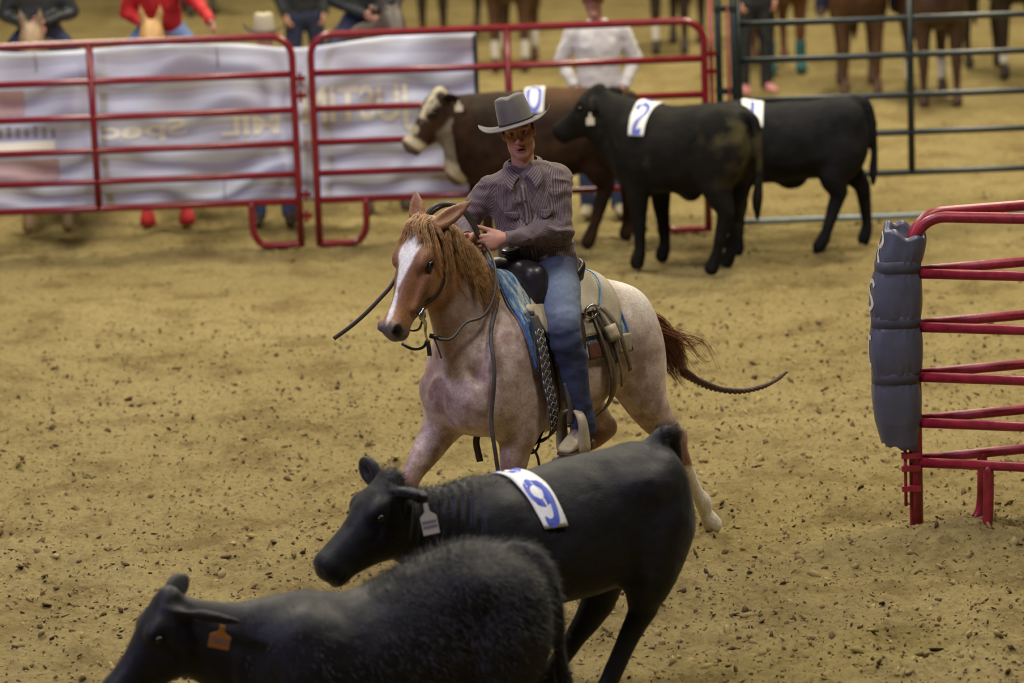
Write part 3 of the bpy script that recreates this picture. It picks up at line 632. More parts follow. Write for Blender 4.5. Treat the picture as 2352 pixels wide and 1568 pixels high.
def join(L):
    Vs = []; Fs = []; b = 0
    for V, F in L: Vs.append(V); Fs.append(np.asarray(F)+b); b += len(V)
    return np.vstack(Vs), np.vstack(Fs)
# mane: falls to the left side (towards the stands) along the crest
locks = []
crest = spline(np.array([hd((-0.03, 0.0, 0.05)), (0.30, 0.0, 1.86), (0.25, 0.0, 1.785), (0.20, 0.0, 1.73), (0.165, 0, 1.69)]), 10)
for i in range(74):
    u = rng.rand(); c = crest[int(u*(len(crest)-1))]; ln = rng.uniform(0.20, 0.40)*(1.1-0.3*u)
    p1 = c+np.array([0.01, 0.05, -0.02]); p2 = c+np.array([0.025+rng.normal(0, 0.02), 0.10, -ln*0.5]); p3 = c+np.array([-0.015+rng.normal(0, 0.04), 0.15, -ln])
    Q, Nn = snap(HTREE, [p1, p2, p3], 0.014); locks.append(lock([c+np.array([0, 0, 0.012]), Q[0], Q[1]+Nn[1]*0.01, Q[2]+Nn[2]*rng.uniform(0, 0.02)], 20, 0.008, rad=0.0015))
V, F = join(locks); o = mesh_obj('mane', V, F, M_MANE, horse); o['kind'] = 'stuff'; tag(o, 'flaxen chestnut mane')
locks = []
for i in range(26):                                                       # forelock swept over the forehead to the left side
    y0 = rng.uniform(-0.05, 0.05); e = rng.uniform(-0.09, 0.12) if i % 3 else rng.uniform(-0.12, -0.05)
    p = [hd((-0.035, y0, 0.075)), hd((0.02, y0+e*0.35, 0.115)), hd((0.07, y0+e*0.8, 0.095)), hd((0.11+rng.uniform(-0.02, 0.05), y0+e*1.15, 0.08))]
    Q, Nn = snap(HTREE, p, 0.016); Q[1] += Nn[1]*0.01; locks.append(lock(Q, 20, 0.0085, rad=0.0014))
V, F = join(locks); o = mesh_obj('forelock', V, F, M_MANE, horse); o['kind'] = 'stuff'; tag(o, 'flaxen forelock hanging over the white blaze')
# tail: loose hair, then a braid streaming back
locks = []
for i in range(40):
    a = rng.uniform(-0.05, 0.05); b = rng.uniform(-0.06, 0.06)
    locks.append(lock([(-0.93, a*0.5, 1.20+b*0.3), (-1.08, a, 1.13+b), (-1.22, a*1.1, 0.97+b*1.2), (-1.31, a*0.6, 0.84+b*0.5)], 22, 0.016))
for i in range(14):
    a = rng.uniform(-0.05, 0.05)
    locks.append(lock([(-1.0, a, 1.18), (-1.2, a*2, 1.08), (-1.34, a*3, 0.97+rng.uniform(-.05, .06)), (-1.46, a*3, 0.88+rng.uniform(-.1, .1))], 10, 0.014))
for i in range(8):
    a = rng.uniform(-0.04, 0.04)
    locks.append(lock([(-1.08, a, 1.05), (-1.2, a, 0.88), (-1.30, a*2, 0.76+rng.uniform(-.05, .05))], 10, 0.014))
V, F = join(locks); o = mesh_obj('tail', V, F, M_TAIL, horse); o['kind'] = 'stuff'; tag(o, 'chestnut tail hair, loose above the braid')
G = spline(np.array([(-1.29, 0, 0.86), (-1.40, 0, 0.79), (-1.55, 0, 0.72), (-1.73, 0, 0.675), (-1.90, 0, 0.67), (-2.02, 0, 0.69), (-2.10, 0, 0.72)]), 14)
T, A, B = frames(G); L = []
for k in range(3):
    t = np.linspace(0, 1, len(G)); ph = t*60+k*2*PI/3; r = (0.013*(1-t)+0.005)*(1+0.15*np.sin(t*31))
    P = G+A*(np.cos(ph)*r)[:, None]+B*(0.6*np.sin(ph)*r)[:, None]
    V, F = tube_geo(P, 0.0105*(1-t)+0.005, 7, cap=False); L.append((V, np.array(F)))
V, F = join(L); tag(mesh_obj('tail_braid', V, F, M_BRAID, horse), 'dark tail braid streaming behind')
# ------------------------------------------------------------------ steers
M_BLACK = mat('black_coat', (0.010, 0.010, 0.012), rough=0.52, var=0.5, scale=9, bump=0.25, bscale=120, attr=True, sheen=0.10, spec=0.22)
M_BLACKFAR = mat('dusty_black_coat', (0.012, 0.012, 0.011), rough=0.75, var=0.5, scale=6, bump=0.2, bscale=60, attr=True, sheen=0.0, spec=0.12)
M_TAG = mat('tag_plastic', (0.62, 0.58, 0.48), rough=0.45, var=0.06, scale=30)
M_TAGORANGE = mat('tag_orange', (0.42, 0.17, 0.025), rough=0.45, var=0.1, scale=30)
M_PATCH = mat('patch_cloth', (0.80, 0.80, 0.78), rough=0.75, var=0.06, scale=20, bump=0.15, bscale=40)
M_INKBLUE = mat('blue_ink', (0.085, 0.125, 0.50), rough=0.7, var=0.12, scale=25)
M_INKGREY = mat('grey_ink', (0.16, 0.16, 0.22), rough=0.7)
M_HAIRBLACK = mat('black_hair', (0.022, 0.021, 0.020), rough=0.55, var=0.4, scale=20)
DIGITS = {   # strokes in a box 0..1 wide, 0..1.6 high
    '9': [[(0.93, 1.05), (0.80, 1.42), (0.45, 1.55), (0.12, 1.32), (0.10, 0.95), (0.42, 0.72), (0.78, 0.85), (0.93, 1.15), (0.92, 0.65), (0.72, 0.16), (0.36, 0.05), (0.10, 0.16)]],
    '2': [[(0.10, 1.15), (0.20, 1.42), (0.5, 1.55), (0.82, 1.40), (0.86, 1.05), (0.6, 0.68), (0.15, 0.10)], [(0.10, 0.08), (0.5, 0.08), (0.92, 0.10)]],
    '1': [[(0.5, 1.55), (0.5, 0.8), (0.5, 0.05)]],
    '0': [[(0.5, 1.55), (0.15, 1.3), (0.08, 0.8), (0.15, 0.3), (0.5, 0.05), (0.85, 0.3), (0.92, 0.8), (0.85, 1.3), (0.5, 1.55)]],
}
def steer_head(s, R, T, ears, scale=1.0):
    s.frame(R*scale, T) if False else s.frame(R, T)
    q = lambda *a: tuple(v*scale for v in a)
    s.loft([q(-0.05, 0.02, -0.04, 0.04), q(-0.01, 0.062, -0.12, 0.09), q(0.05, 0.080, -0.18, 0.114), q(0.12, 0.075, -0.205, 0.114), q(0.20, 0.060, -0.19, 0.098), q(0.28, 0.052, -0.155, 0.080),
            q(0.35, 0.050, -0.128, 0.074), q(0.40, 0.054, -0.115, 0.078), q(0.435, 0.042, -0.098, 0.072), q(0.46, 0.0, -0.055, 0.042), q(0.465, -0.02, -0.035, 0.01)], k=0.05, p=2.4)
    s.ell(q(-0.03, 0, 0.045), q(0.05, 0.06, 0.04), k=0.04*scale)
    for sg in (-1, 1):
        s.ell(q(0.11, 0.085*sg, 0.035), q(0.05, 0.03, 0.03), k=0.03)
        s.ell(q(0.13, 0.126*sg, 0.008), q(0.028, 0.018, 0.016), k=0.012, cut=True)
        s.ell(q(0.13, 0.06*sg, -0.10), q(0.11, 0.045, 0.07), k=0.04)
        s.ell(q(0.455, 0.036*sg, 0.014), q(0.014, 0.016, 0.012), k=0.008, cut=True)
        s.chain([q(0.46, 0.035*sg, -0.058, 0.005), q(0.40, 0.075*sg, -0.062, 0.005), q(0.34, 0.07*sg, -0.055, 0.004)], k=0.01, cut=True)
    s.ell(q(0.41, 0, -0.088), q(0.045, 0.05, 0.025), k=0.02)
    s.frame()
    for base, tip, face, w in ears:
        base = np.array(base, float); tip = np.array(tip, float); ax = tip-base; L = np.linalg.norm(ax); ax /= L
        face = np.array(face, float); face -= ax*(face@ax); face /= np.linalg.norm(face); side = np.cross(face, ax)
        s.frame(np.stack([side, face, ax], 1), base)
        s.chain([(0, 0, -0.03, w*0.5), (0, 0, L*0.2, w*0.62), (0, 0, L*0.5, w), (0, 0, L*0.8, w*0.72), (0, 0.0, L*0.97, w*0.22)], k=0.02, sc=(1, 0.45, 1), n=4)
        s.chain([(0, w*0.55, L*0.3, w*0.3), (0, w*0.58, L*0.55, w*0.55), (0, w*0.5, L*0.85, w*0.3)], k=0.008, cut=True, n=4)
        s.frame()
def make_steer(label, loc, rz, group, trunk, neck, headT, headR, ears, legs, masses, tail, h, coat, hs=1.0, marks=None, wrinkle=None, name='steer'):
    P = [(x, w, z) for x, t, b, w in [q[:4] for q in trunk] for z in (t, b)]+[(x, -w, z) for x, t, b, w in [q[:4] for q in trunk] for z in (t, b)]
    for ch in legs+[neck, tail]: P += [tuple(q[:3]) for q in ch]
    hd_ = lambda p: headR@(np.asarray(p, float)*hs)+headT
    P += [tuple(hd_(p)) for p in ((0.5, 0.1, 0.1), (0.5, -0.1, -0.15), (0, 0.15, 0), (0, -0.15, 0))]+[e[1] for e in ears]
    P = np.array(P); s = Solid(P.min(0)-0.12, P.max(0)+0.12, h); 
    s.loft(trunk, egg=0.10, p=2.3)
    s.chain(neck, k=0.10, sc=(1, 0.66, 1), n=5)
    for c, r, rot in masses: s.ell(c, r, rot, k=0.08)
    for lg in legs: s.chain(lg, k=0.045, sc=(1, 0.85, 1), n=4)
    steer_head(s, headR, headT, ears, hs)
    s.chain(tail, k=0.03, n=5)
    V, F = s.mesh(2); V[:, 2] = np.maximum(V[:, 2], 0.0); N = vnormals(V, F)
    d = 0.004*fbm(V*9, 3)
    if wrinkle is not None: d = d+wrinkle(V)
    V = V+N*d[:, None]
    o = thing(name, label, 'steer', loc, rz, group)
    c = marks(V, N) if marks else np.tile(np.array([(0.010, 0.010, 0.012)]), (len(V), 1))
    mesh_obj('body', V, F, coat, o, cols=c)
    for sg in (-1, 1):
        E, G = ball((0, 0, 0), (0.020*hs, 0.014*hs, 0.015*hs)); mesh_obj('eye', E@headR.T+hd_((0.13, 0.112*sg, 0.010)), G, M_EYE, o)
    return o, V, F, bvh(V, F), hd_
def patch_map(tree, zc, x0, x1, f0, f1):
    """returns a map (u, v, off) -> point on the steer: v runs over the back from angle f0 to f1, u along the spine; x shifts from x0 to x1"""
    def mp(u, v, off):
        fi = f0+(f1-f0)*v; o = Vector((x0[0]+(x1[0]-x0[0])*v+u*(x0[1]+(x1[1]-x0[1])*v), 0, zc)); d = Vector((0, math.sin(fi), math.cos(fi)))
        l, n, i, q = tree.ray_cast(o, d)
        if l is None: l = o+d*0.3; n = d
        return np.array(l)+np.array(d)*off, np.array(d)
    return mp
def number_patch(par, tree, digit, zc, x0, x1, f0, f1, dv=(0.50, 0.98), du=(-0.36, 0.36), both=True, sw=0.27, mark=True):
    mp = patch_map(tree, zc, x0, x1, f0, f1); a, b = 25, 9
    P = np.zeros((a, b, 3)); N = np.zeros((a, b, 3))
    for i in range(a):
        for j in range(b):
            v = i/(a-1); u = -0.5+j/(b-1); w = 0.004+0.004*math.sin(7*v+3*u)+0.003*math.sin(19*u+5*v); P[i, j], N[i, j] = mp(u, v, w+0.004)
    V, F = grid_sheet(P, N, 0.003); p = mesh_obj('number_patch', V, F, M_PATCH, par); tag(p, 'white cloth number patch over the back')
    sets = [(dv, du, 1)]
    if both: sets.append(((0.30, -0.18), (0.36, -0.36), 1))
    for (va, vb), (ua, ub), _ in sets:
        mb = MB()
        for st in DIGITS[digit]:
            G = spline(np.array(st, float), 9); T = np.gradient(G, axis=0); T /= np.linalg.norm(T, axis=1, keepdims=True)+1e-9; S = np.stack([-T[:, 1], T[:, 0]], 1)
            PP = np.zeros((len(G), 3, 3)); NN = np.zeros((len(G), 3, 3))
            for i in range(len(G)):
                for k in range(3):
                    q = G[i]+S[i]*sw*(k-1)*0.5
                    u = ua+(ub-ua)*q[0]; v = va+(vb-va)*(1-q[1]/1.6)
                    w = 0.004+0.004*math.sin(7*v+3*u)+0.003*math.sin(19*u+5*v); PP[i, k], NN[i, k] = mp(u, min(max(v, 0.005), 0.995), w+0.0072)
            V, F = grid_sheet(PP, NN, 0.0012); mb.add(V, F)
        tag(mb.build('number', M_INKBLUE, p, smooth=False), 'blue figure '+digit)
    return p
def ear_tag(par, pos, R, sz, m, lines=2, ink=M_INKGREY):
    """flat tag with a narrow neck; local x across, z up, y out"""
    w, hgt = sz; ol = [(-w/2, -hgt), (w/2, -hgt), (w/2, -hgt*0.38), (w*0.16, -hgt*0.2), (w*0.13, 0.012), (-w*0.13, 0.012), (-w*0.16, -hgt*0.2), (-w/2, -hgt*0.38)]
    V = np.array([(x, y, z) for y in (0, 0.004) for x, z in ol]); n = len(ol)
    F = [tuple(range(n)), tuple(range(2*n-1, n-1, -1))]+[(i, i+n, (i+1) % n+n, (i+1) % n) for i in range(n)]
    t = mesh_obj('ear_tag', V@np.asarray(R).T+np.array(pos), F, m, par, smooth=False)
    mb = MB()
    for k in range(lines):
        for j in range(6):
            mb.box((-w*0.36+j*w*0.145, 0.0045, -hgt*0.55-k*hgt*0.17), (w*0.09, 0.001, hgt*0.10)); mb.box((-w*0.36+j*w*0.145, -0.0005, -hgt*0.55-k*hgt*0.17), (w*0.09, 0.001, hgt*0.10))
    if lines: V = np.array(mb.V)@np.asarray(R).T+np.array(pos); mesh_obj('printed_digits', V, mb.F, ink, t, smooth=False)
    return t
def rzw(a): return math.atan2(-math.sin(math.radians(a)), -math.cos(math.radians(a)))
def coat_hair(par, V, F, N, n, sel, flow, ln=0.03, rad=0.0007, m=None, seed=1, name='coat_hair'):
    r = np.random.RandomState(seed); w = sel(V); w = w/w.sum(); idx = r.choice(len(V), n, p=w); Vs = []
    P = V[idx]+r.normal(0, 0.004, (n, 3)); Nn = N[idx]; Fl = flow(P); Fl = Fl-Nn*(Fl*Nn).sum(1, keepdims=True)
    L = ln*r.uniform(0.5, 1.3, (n, 1)); d = Fl+r.normal(0, 0.35, (n, 3)); d /= np.linalg.norm(d, axis=1, keepdims=True)
    a = P-Nn*0.004; b = P+(d*0.55+Nn*0.32)*L; c = P+(d*1.25+Nn*0.40)*L; sd = np.cross(d, Nn); sd /= np.linalg.norm(sd, axis=1, keepdims=True)+1e-9
    VV = np.stack([a-sd*rad, a+sd*rad, b-sd*rad*0.8, b+sd*rad*0.8, c], 1).reshape(-1, 3); k = np.arange(n)[:, None]*5
    q = np.hstack([k, k+1, k+3, k+2]); t = np.hstack([k+2, k+3, k+4, k+4])
    me = bpy.data.meshes.new(name); me.from_pydata(VV.tolist(), [], [tuple(x) for x in q.tolist()]+[tuple(x[:3]) for x in t.tolist()]); me.materials.append(m or M_HAIRBLACK)
    o = bpy.data.objects.new(name, me); link(o, par); o['kind'] = 'stuff'; return o
BACKG = 'three numbered steers standing by the back fence'
# --- the steer wearing number 9
def wr9(V):
    t = sstep(0.86, 0.95, V[:, 0])*sstep(1.30, 1.18, V[:, 0])*sstep(0.7, 0.85, V[:, 2]+0.2*V[:, 1]); return 0.007*t*np.sin((V[:, 0]+0.22*(V[:, 2]-1)+0.01*fbm(V*6, 2))*150)
R9 = rotm(math.radians(7), math.radians(40)); T9 = np.array([1.275, 0.01, 1.115])
st9, V9, F9, tr9, hd9 = make_steer('black steer with white ear tag wearing number 9 in front of the horse', (0.6205, 15.35, 0), rzw(22), None,
    trunk=[(-0.115, 1.04, 0.82, 0.07), (-0.08, 1.145, 0.70, 0.16), (0, 1.175, 0.62, 0.225), (0.108, 1.176, 0.575, 0.25), (0.25, 1.165, 0.54, 0.265), (0.43, 1.144, 0.515, 0.285), (0.6, 1.115, 0.50, 0.28), (0.75, 1.09, 0.49, 0.25), (0.88, 1.08, 0.51, 0.21), (1.0, 1.05, 0.58, 0.16), (1.08, 1.0, 0.68, 0.08)],
    neck=[(0.85, 0, 0.86, 0.24), (1.04, 0, 0.89, 0.205), (1.18, 0.005, 0.945, 0.165), (1.28, 0.01, 1.0, 0.13)], headT=T9, headR=R9,
    ears=[(T9+R9@np.array((0.0, -0.07, 0.03)), (1.33, -0.19, 1.215), (0.95, 0.25, 0.1), 0.062), (T9+R9@np.array((0.0, 0.07, 0.02)), (1.21, 0.265, 1.135), (0.35, 0.35, -0.85), 0.062)],
    legs=[[(0.05, 0.15, 0.82, 0.16), (0.11, 0.175, 0.64, 0.135), (0.145, 0.17, 0.50, 0.08), (0.15, 0.17, 0.455, 0.064), (0.24, 0.17, 0.31, 0.048), (0.325, 0.17, 0.15, 0.045), (0.355, 0.17, 0.09, 0.055), (0.39, 0.17, 0.045, 0.05)],
          [(0.13, -0.14, 0.82, 0.16), (0.19, -0.16, 0.60, 0.13), (0.225, -0.15, 0.44, 0.085), (0.27, -0.15, 0.37, 0.068), (0.36, -0.15, 0.255, 0.050), (0.45, -0.15, 0.155, 0.046), (0.49, -0.15, 0.11, 0.055), (0.53, -0.15, 0.06, 0.05)],
          [(0.78, 0.15, 0.76, 0.14), (0.82, 0.155, 0.52, 0.08), (0.84, 0.155, 0.36, 0.058), (0.80, 0.155, 0.13, 0.042), (0.82, 0.155, 0.05, 0.05)],
          [(0.80, -0.15, 0.76, 0.14), (0.95, -0.155, 0.54, 0.08), (1.02, -0.155, 0.38, 0.058), (1.10, -0.155, 0.15, 0.042), (1.14, -0.155, 0.06, 0.05)]],
    masses=[((0.055, 0.13, 0.86), (0.175, 0.13, 0.28), rotm(0, -0.15)), ((0.08, -0.13, 0.86), (0.18, 0.13, 0.28), rotm(0, -0.2)), ((0.80, 0.15, 0.80), (0.16, 0.11, 0.24), None), ((0.80, -0.15, 0.80), (0.16, 0.11, 0.24), None), ((1.02, 0, 0.66), (0.13, 0.10, 0.13), None), ((0.13, 0.20, 1.03), (0.09, 0.05, 0.06), None)],
    tail=[(-0.01, 0, 1.165, 0.045), (-0.055, 0, 1.205, 0.040), (-0.10, -0.015, 1.19, 0.034), (-0.13, -0.03, 1.08, 0.028), (-0.13, -0.05, 0.92, 0.022), (-0.115, -0.06, 0.75, 0.03), (-0.11, -0.06, 0.66, 0.012)], h=0.009, coat=M_BLACK, wrinkle=wr9, hs=1.06)
number_patch(st9, tr9, '9', 0.85, (0.715, -0.145), (0.60, -0.105), -0.55, 1.32, dv=(0.50, 0.97))
ear_tag(st9, (1.215, 0.285, 1.10), rotm(-0.30, 0, 0.06)@rotm(0, 0.16), (0.072, 0.125), M_TAG)
N9 = vnormals(V9, F9)
coat_hair(st9, V9, F9, N9, 5200, lambda V: (V[:, 2] > 1.02)*(np.abs(V[:, 1]) < 0.09)*(V[:, 0] > 0.72)*(V[:, 0] < 1.33)+0.02*(V[:, 2] > 0.9)+1.5*(V[:, 0] < -0.02)*(V[:, 2] > 1.17), lambda P: np.tile([(-0.8, 0.3, 0.5)], (len(P), 1)), ln=0.028, seed=4)
# --- the shaggy steer nearest the stands
RF_ = rotm(math.radians(12), math.radians(50)); TF_ = np.array([1.385, 0.0, 0.945])
stf, Vf, Ff, trf, hdf = make_steer('shaggy black steer with orange ear tag running along the bottom edge', (-0.055, 13.9, 0), rzw(8), None,
    trunk=[(-0.15, 0.94, 0.76, 0.06), (-0.11, 1.02, 0.66, 0.15), (-0.04, 1.075, 0.58, 0.21), (0.07, 1.115, 0.53, 0.25), (0.2, 1.125, 0.50, 0.265), (0.4, 1.06, 0.45, 0.285), (0.55, 0.985, 0.43, 0.29), (0.7, 0.945, 0.42, 0.28), (0.85, 0.94, 0.43, 0.25), (1.0, 0.925, 0.5, 0.19), (1.1, 0.88, 0.58, 0.1)],
    neck=[(0.88, 0, 0.70, 0.24), (1.08, 0, 0.735, 0.205), (1.24, 0, 0.79, 0.17), (1.34, 0, 0.85, 0.135)], headT=TF_, headR=RF_,
    ears=[(TF_+RF_@np.array((0.0, -0.07, 0.03)), (1.30, -0.27, 1.0), (0.9, 0.0, -0.4), 0.055), (TF_+RF_@np.array((0.0, 0.08, 0.01)), (1.12, 0.24, 0.935), (0.25, 0.5, -0.8), 0.048)],
    legs=[[(0.05, 0.15, 0.75, 0.16), (0.08, 0.17, 0.58, 0.13), (-0.02, 0.17, 0.44, 0.075), (-0.03, 0.17, 0.40, 0.062), (0.0, 0.17, 0.15, 0.045), (0.03, 0.17, 0.05, 0.055)],
          [(0.10, -0.15, 0.75, 0.16), (0.16, -0.17, 0.58, 0.13), (0.10, -0.17, 0.42, 0.075), (0.16, -0.17, 0.30, 0.055), (0.25, -0.17, 0.13, 0.045), (0.29, -0.17, 0.05, 0.055)],
          [(0.84, 0.16, 0.68, 0.14), (0.86, 0.16, 0.46, 0.08), (0.88, 0.16, 0.33, 0.058), (0.84, 0.16, 0.12, 0.042), (0.86, 0.16, 0.05, 0.052)],
          [(0.86, -0.16, 0.68, 0.14), (0.98, -0.16, 0.48, 0.08), (1.05, -0.16, 0.36, 0.058), (1.14, -0.16, 0.15, 0.042), (1.18, -0.16, 0.06, 0.052)]],
    masses=[((0.02, 0.14, 0.78), (0.18, 0.14, 0.28), rotm(0, -0.1)), ((0.06, -0.14, 0.78), (0.18, 0.14, 0.28), None), ((0.84, 0.17, 0.70), (0.17, 0.12, 0.23), None), ((0.84, -0.17, 0.70), (0.17, 0.12, 0.23), None), ((1.06, 0, 0.52), (0.13, 0.10, 0.12), None), ((0.16, 0.19, 0.99), (0.09, 0.06, 0.06), None)],
    tail=[(-0.03, 0, 1.07, 0.05), (-0.10, 0.03, 1.055, 0.045), (-0.155, 0.07, 0.97, 0.038), (-0.185, 0.10, 0.85, 0.03), (-0.19, 0.11, 0.66, 0.026), (-0.215, 0.10, 0.48, 0.035), (-0.25, 0.10, 0.36, 0.012)], h=0.0095, coat=M_BLACK)
et = ear_tag(stf, (1.20, 0.275, 0.925), rotm(-0.14, 0, 0.0)@rotm(0, -0.25), (0.085, 0.085), M_TAGORANGE)
Nf = vnormals(Vf, Ff)
coat_hair(stf, Vf, Ff, Nf, 26000, lambda V: (V[:, 2] > 0.55)*(V[:, 0] < 1.1)*(0.25+sstep(0.75, 0.1, V[:, 0]))+2.0*(V[:, 2] > 0.95)*(V[:, 0] < 0.6), lambda P: np.tile([(-0.75, 0.1, -0.5)], (len(P), 1)), ln=0.032, seed=5)
# --- steers by the back fence
def marks2(V, N):
    c = np.tile(np.array([(0.009, 0.0085, 0.0075)]), (len(V), 1)); n = fbm(V*7, 3)
    t = 0.85*sstep(-0.1, 0.9, n+1.2*sstep(0.30, 0.12, np.sqrt(((V[:, 0]+0.24)/1.2)**2+((V[:, 1]-0.12))**2+((V[:, 2]-0.95)/1.2)**2))-0.55); return c*(1-t[:, None])+np.array([(0.060, 0.052, 0.024)])*t[:, None]
R2 = rotm(math.radians(8), math.radians(38)); T2 = np.array([0.985, 0.0, 1.29])
st2, V2, F2, tr2, hd2 = make_steer('black steer wearing number 2, dung stain on its rump, between two steers', (1.579, 25.88, 0), rzw(-31), BACKG,
    trunk=[(-0.32, 1.02, 0.86, 0.08), (-0.27, 1.16, 0.78, 0.19), (-0.15, 1.25, 0.70, 0.25), (0.0, 1.275, 0.64, 0.27), (0.2, 1.255, 0.60, 0.29), (0.385, 1.23, 0.585, 0.31), (0.55, 1.225, 0.57, 0.29), (0.68, 1.235, 0.58, 0.25), (0.8, 1.25, 0.66, 0.19), (0.9, 1.22, 0.8, 0.1)],
    neck=[(0.62, 0, 0.95, 0.29), (0.80, 0, 1.03, 0.26), (0.92, 0, 1.12, 0.21), (0.98, 0, 1.18, 0.17)], headT=T2, headR=R2,
    ears=[(T2+R2@np.array((0.0, -0.07, 0.02)), (0.92, -0.27, 1.30), (0.7, -0.2, -0.5), 0.055), (T2+R2@np.array((0.0, 0.07, 0.01)), (0.92, 0.25, 1.21), (0.6, 0.4, -0.5), 0.055)],
    legs=[[(-0.12, 0.15, 0.90, 0.17), (-0.08, 0.17, 0.70, 0.13), (-0.15, 0.17, 0.52, 0.078), (-0.155, 0.17, 0.46, 0.064), (-0.09, 0.17, 0.20, 0.045), (-0.06, 0.17, 0.12, 0.052), (-0.03, 0.17, 0.05, 0.058)],
          [(-0.10, -0.15, 0.90, 0.17), (-0.05, -0.17, 0.70, 0.13), (-0.10, -0.17, 0.52, 0.078), (-0.10, -0.17, 0.46, 0.064), (-0.04, -0.17, 0.20, 0.045), (-0.02, -0.17, 0.12, 0.052), (0.01, -0.17, 0.05, 0.058)],
          [(0.58, 0.16, 0.82, 0.15), (0.58, 0.165, 0.56, 0.09), (0.58, 0.165, 0.40, 0.065), (0.58, 0.165, 0.17, 0.046), (0.59, 0.165, 0.12, 0.052), (0.61, 0.165, 0.05, 0.058)],
          [(0.58, -0.16, 0.82, 0.15), (0.57, -0.165, 0.56, 0.09), (0.56, -0.165, 0.40, 0.065), (0.54, -0.165, 0.17, 0.046), (0.55, -0.165, 0.12, 0.052), (0.57, -0.165, 0.05, 0.058)]],
    masses=[((-0.12, 0.14, 0.95), (0.20, 0.14, 0.30), None), ((-0.12, -0.14, 0.95), (0.20, 0.14, 0.30), None), ((0.58, 0.16, 0.90), (0.17, 0.12, 0.27), None), ((0.58, -0.16, 0.90), (0.17, 0.12, 0.27), None), ((0.22, 0, 0.585), (0.09, 0.05, 0.07), None)],
    tail=[(-0.24, 0, 1.20, 0.045), (-0.33, 0.0, 1.16, 0.04), (-0.36, 0.0, 1.0, 0.033), (-0.36, 0.0, 0.75, 0.028), (-0.35, 0.02, 0.55, 0.04), (-0.35, 0.02, 0.42, 0.015)], h=0.016, coat=M_BLACKFAR, hs=1.05, marks=marks2)
number_patch(st2, tr2, '2', 0.92, (0.56, -0.17), (0.52, -0.13), -0.5, 1.15, dv=(0.42, 0.97))
ear_tag(st2, (0.925, 0.255, 1.19), rotm(0.5), (0.06, 0.08), M_TAG, 0)
R1 = rotm(0, math.radians(42)); T1 = np.array([1.2, -0.03, 0.98])
st1, V1, F1, tr1, hd1 = make_steer('black steer wearing number 1 beside the dark green gate', (2.594, 26.6, 0), rzw(-3), BACKG,
    trunk=[(-0.21, 0.98, 0.80, 0.08), (-0.165, 1.12, 0.70, 0.19), (-0.08, 1.18, 0.64, 0.24), (0.03, 1.195, 0.60, 0.26), (0.2, 1.17, 0.58, 0.28), (0.435, 1.16, 0.55, 0.30), (0.6, 1.15, 0.54, 0.29), (0.75, 1.15, 0.54, 0.26), (0.9, 1.14, 0.60, 0.20), (1.02, 1.10, 0.72, 0.1)],
    neck=[(0.82, 0, 0.92, 0.25), (1.0, 0, 0.93, 0.21), (1.12, -0.02, 0.93, 0.17), (1.2, -0.03, 0.93, 0.14)], headT=T1, headR=R1,
    ears=[(T1+R1@np.array((0.0, -0.07, 0.02)), (1.14, -0.29, 1.0), (0.7, -0.2, -0.5), 0.05), (T1+R1@np.array((0.0, 0.07, 0.01)), (1.14, 0.22, 0.96), (0.6, 0.4, -0.5), 0.05)],
    legs=[[(0.0, 0.14, 0.82, 0.165), (0.07, 0.16, 0.62, 0.125), (0.035, 0.15, 0.48, 0.075), (0.05, 0.15, 0.42, 0.062), (0.12, 0.15, 0.20, 0.045), (0.15, 0.15, 0.12, 0.052), (0.19, 0.15, 0.05, 0.058)],
          [(-0.04, -0.14, 0.82, 0.165), (-0.04, -0.16, 0.64, 0.12), (-0.145, -0.15, 0.50, 0.075), (-0.17, -0.15, 0.44, 0.062), (-0.195, -0.15, 0.20, 0.045), (-0.19, -0.15, 0.12, 0.052), (-0.17, -0.15, 0.05, 0.058)],
          [(0.76, 0.15, 0.80, 0.14), (0.78, 0.155, 0.55, 0.085), (0.80, 0.155, 0.38, 0.06), (0.81, 0.155, 0.16, 0.044), (0.82, 0.155, 0.05, 0.056)],
          [(0.78, -0.15, 0.80, 0.14), (0.86, -0.155, 0.55, 0.085), (0.90, -0.155, 0.38, 0.06), (0.92, -0.155, 0.16, 0.044), (0.94, -0.155, 0.05, 0.056)]],
    masses=[((-0.02, 0.13, 0.86), (0.18, 0.13, 0.29), None), ((-0.02, -0.13, 0.86), (0.18, 0.13, 0.29), None), ((0.76, 0.16, 0.84), (0.16, 0.12, 0.26), None), ((0.76, -0.16, 0.84), (0.16, 0.12, 0.26), None), ((0.38, 0, 0.55), (0.10, 0.05, 0.07), None)],
    tail=[(-0.10, 0, 1.16, 0.05), (-0.19, 0.02, 1.13, 0.045), (-0.24, 0.03, 0.98, 0.036), (-0.25, 0.03, 0.78, 0.03), (-0.24, 0.03, 0.6, 0.035), (-0.24, 0.03, 0.5, 0.015)], h=0.016, coat=M_BLACKFAR)
number_patch(st1, tr1, '1', 0.86, (0.67, -0.18), (0.68, -0.15), -0.5, 1.05, dv=(0.40, 0.98), sw=0.26)
M_BROWN = mat('brown_coat', (0.06, 0.03, 0.015), rough=0.65, var=0.35, scale=7, bump=0.2, bscale=60, attr=True, sheen=0.0, spec=0.12)
R0 = rotm(math.radians(22), math.radians(50)); T0 = np.array([1.325, 0.02, 1.20])
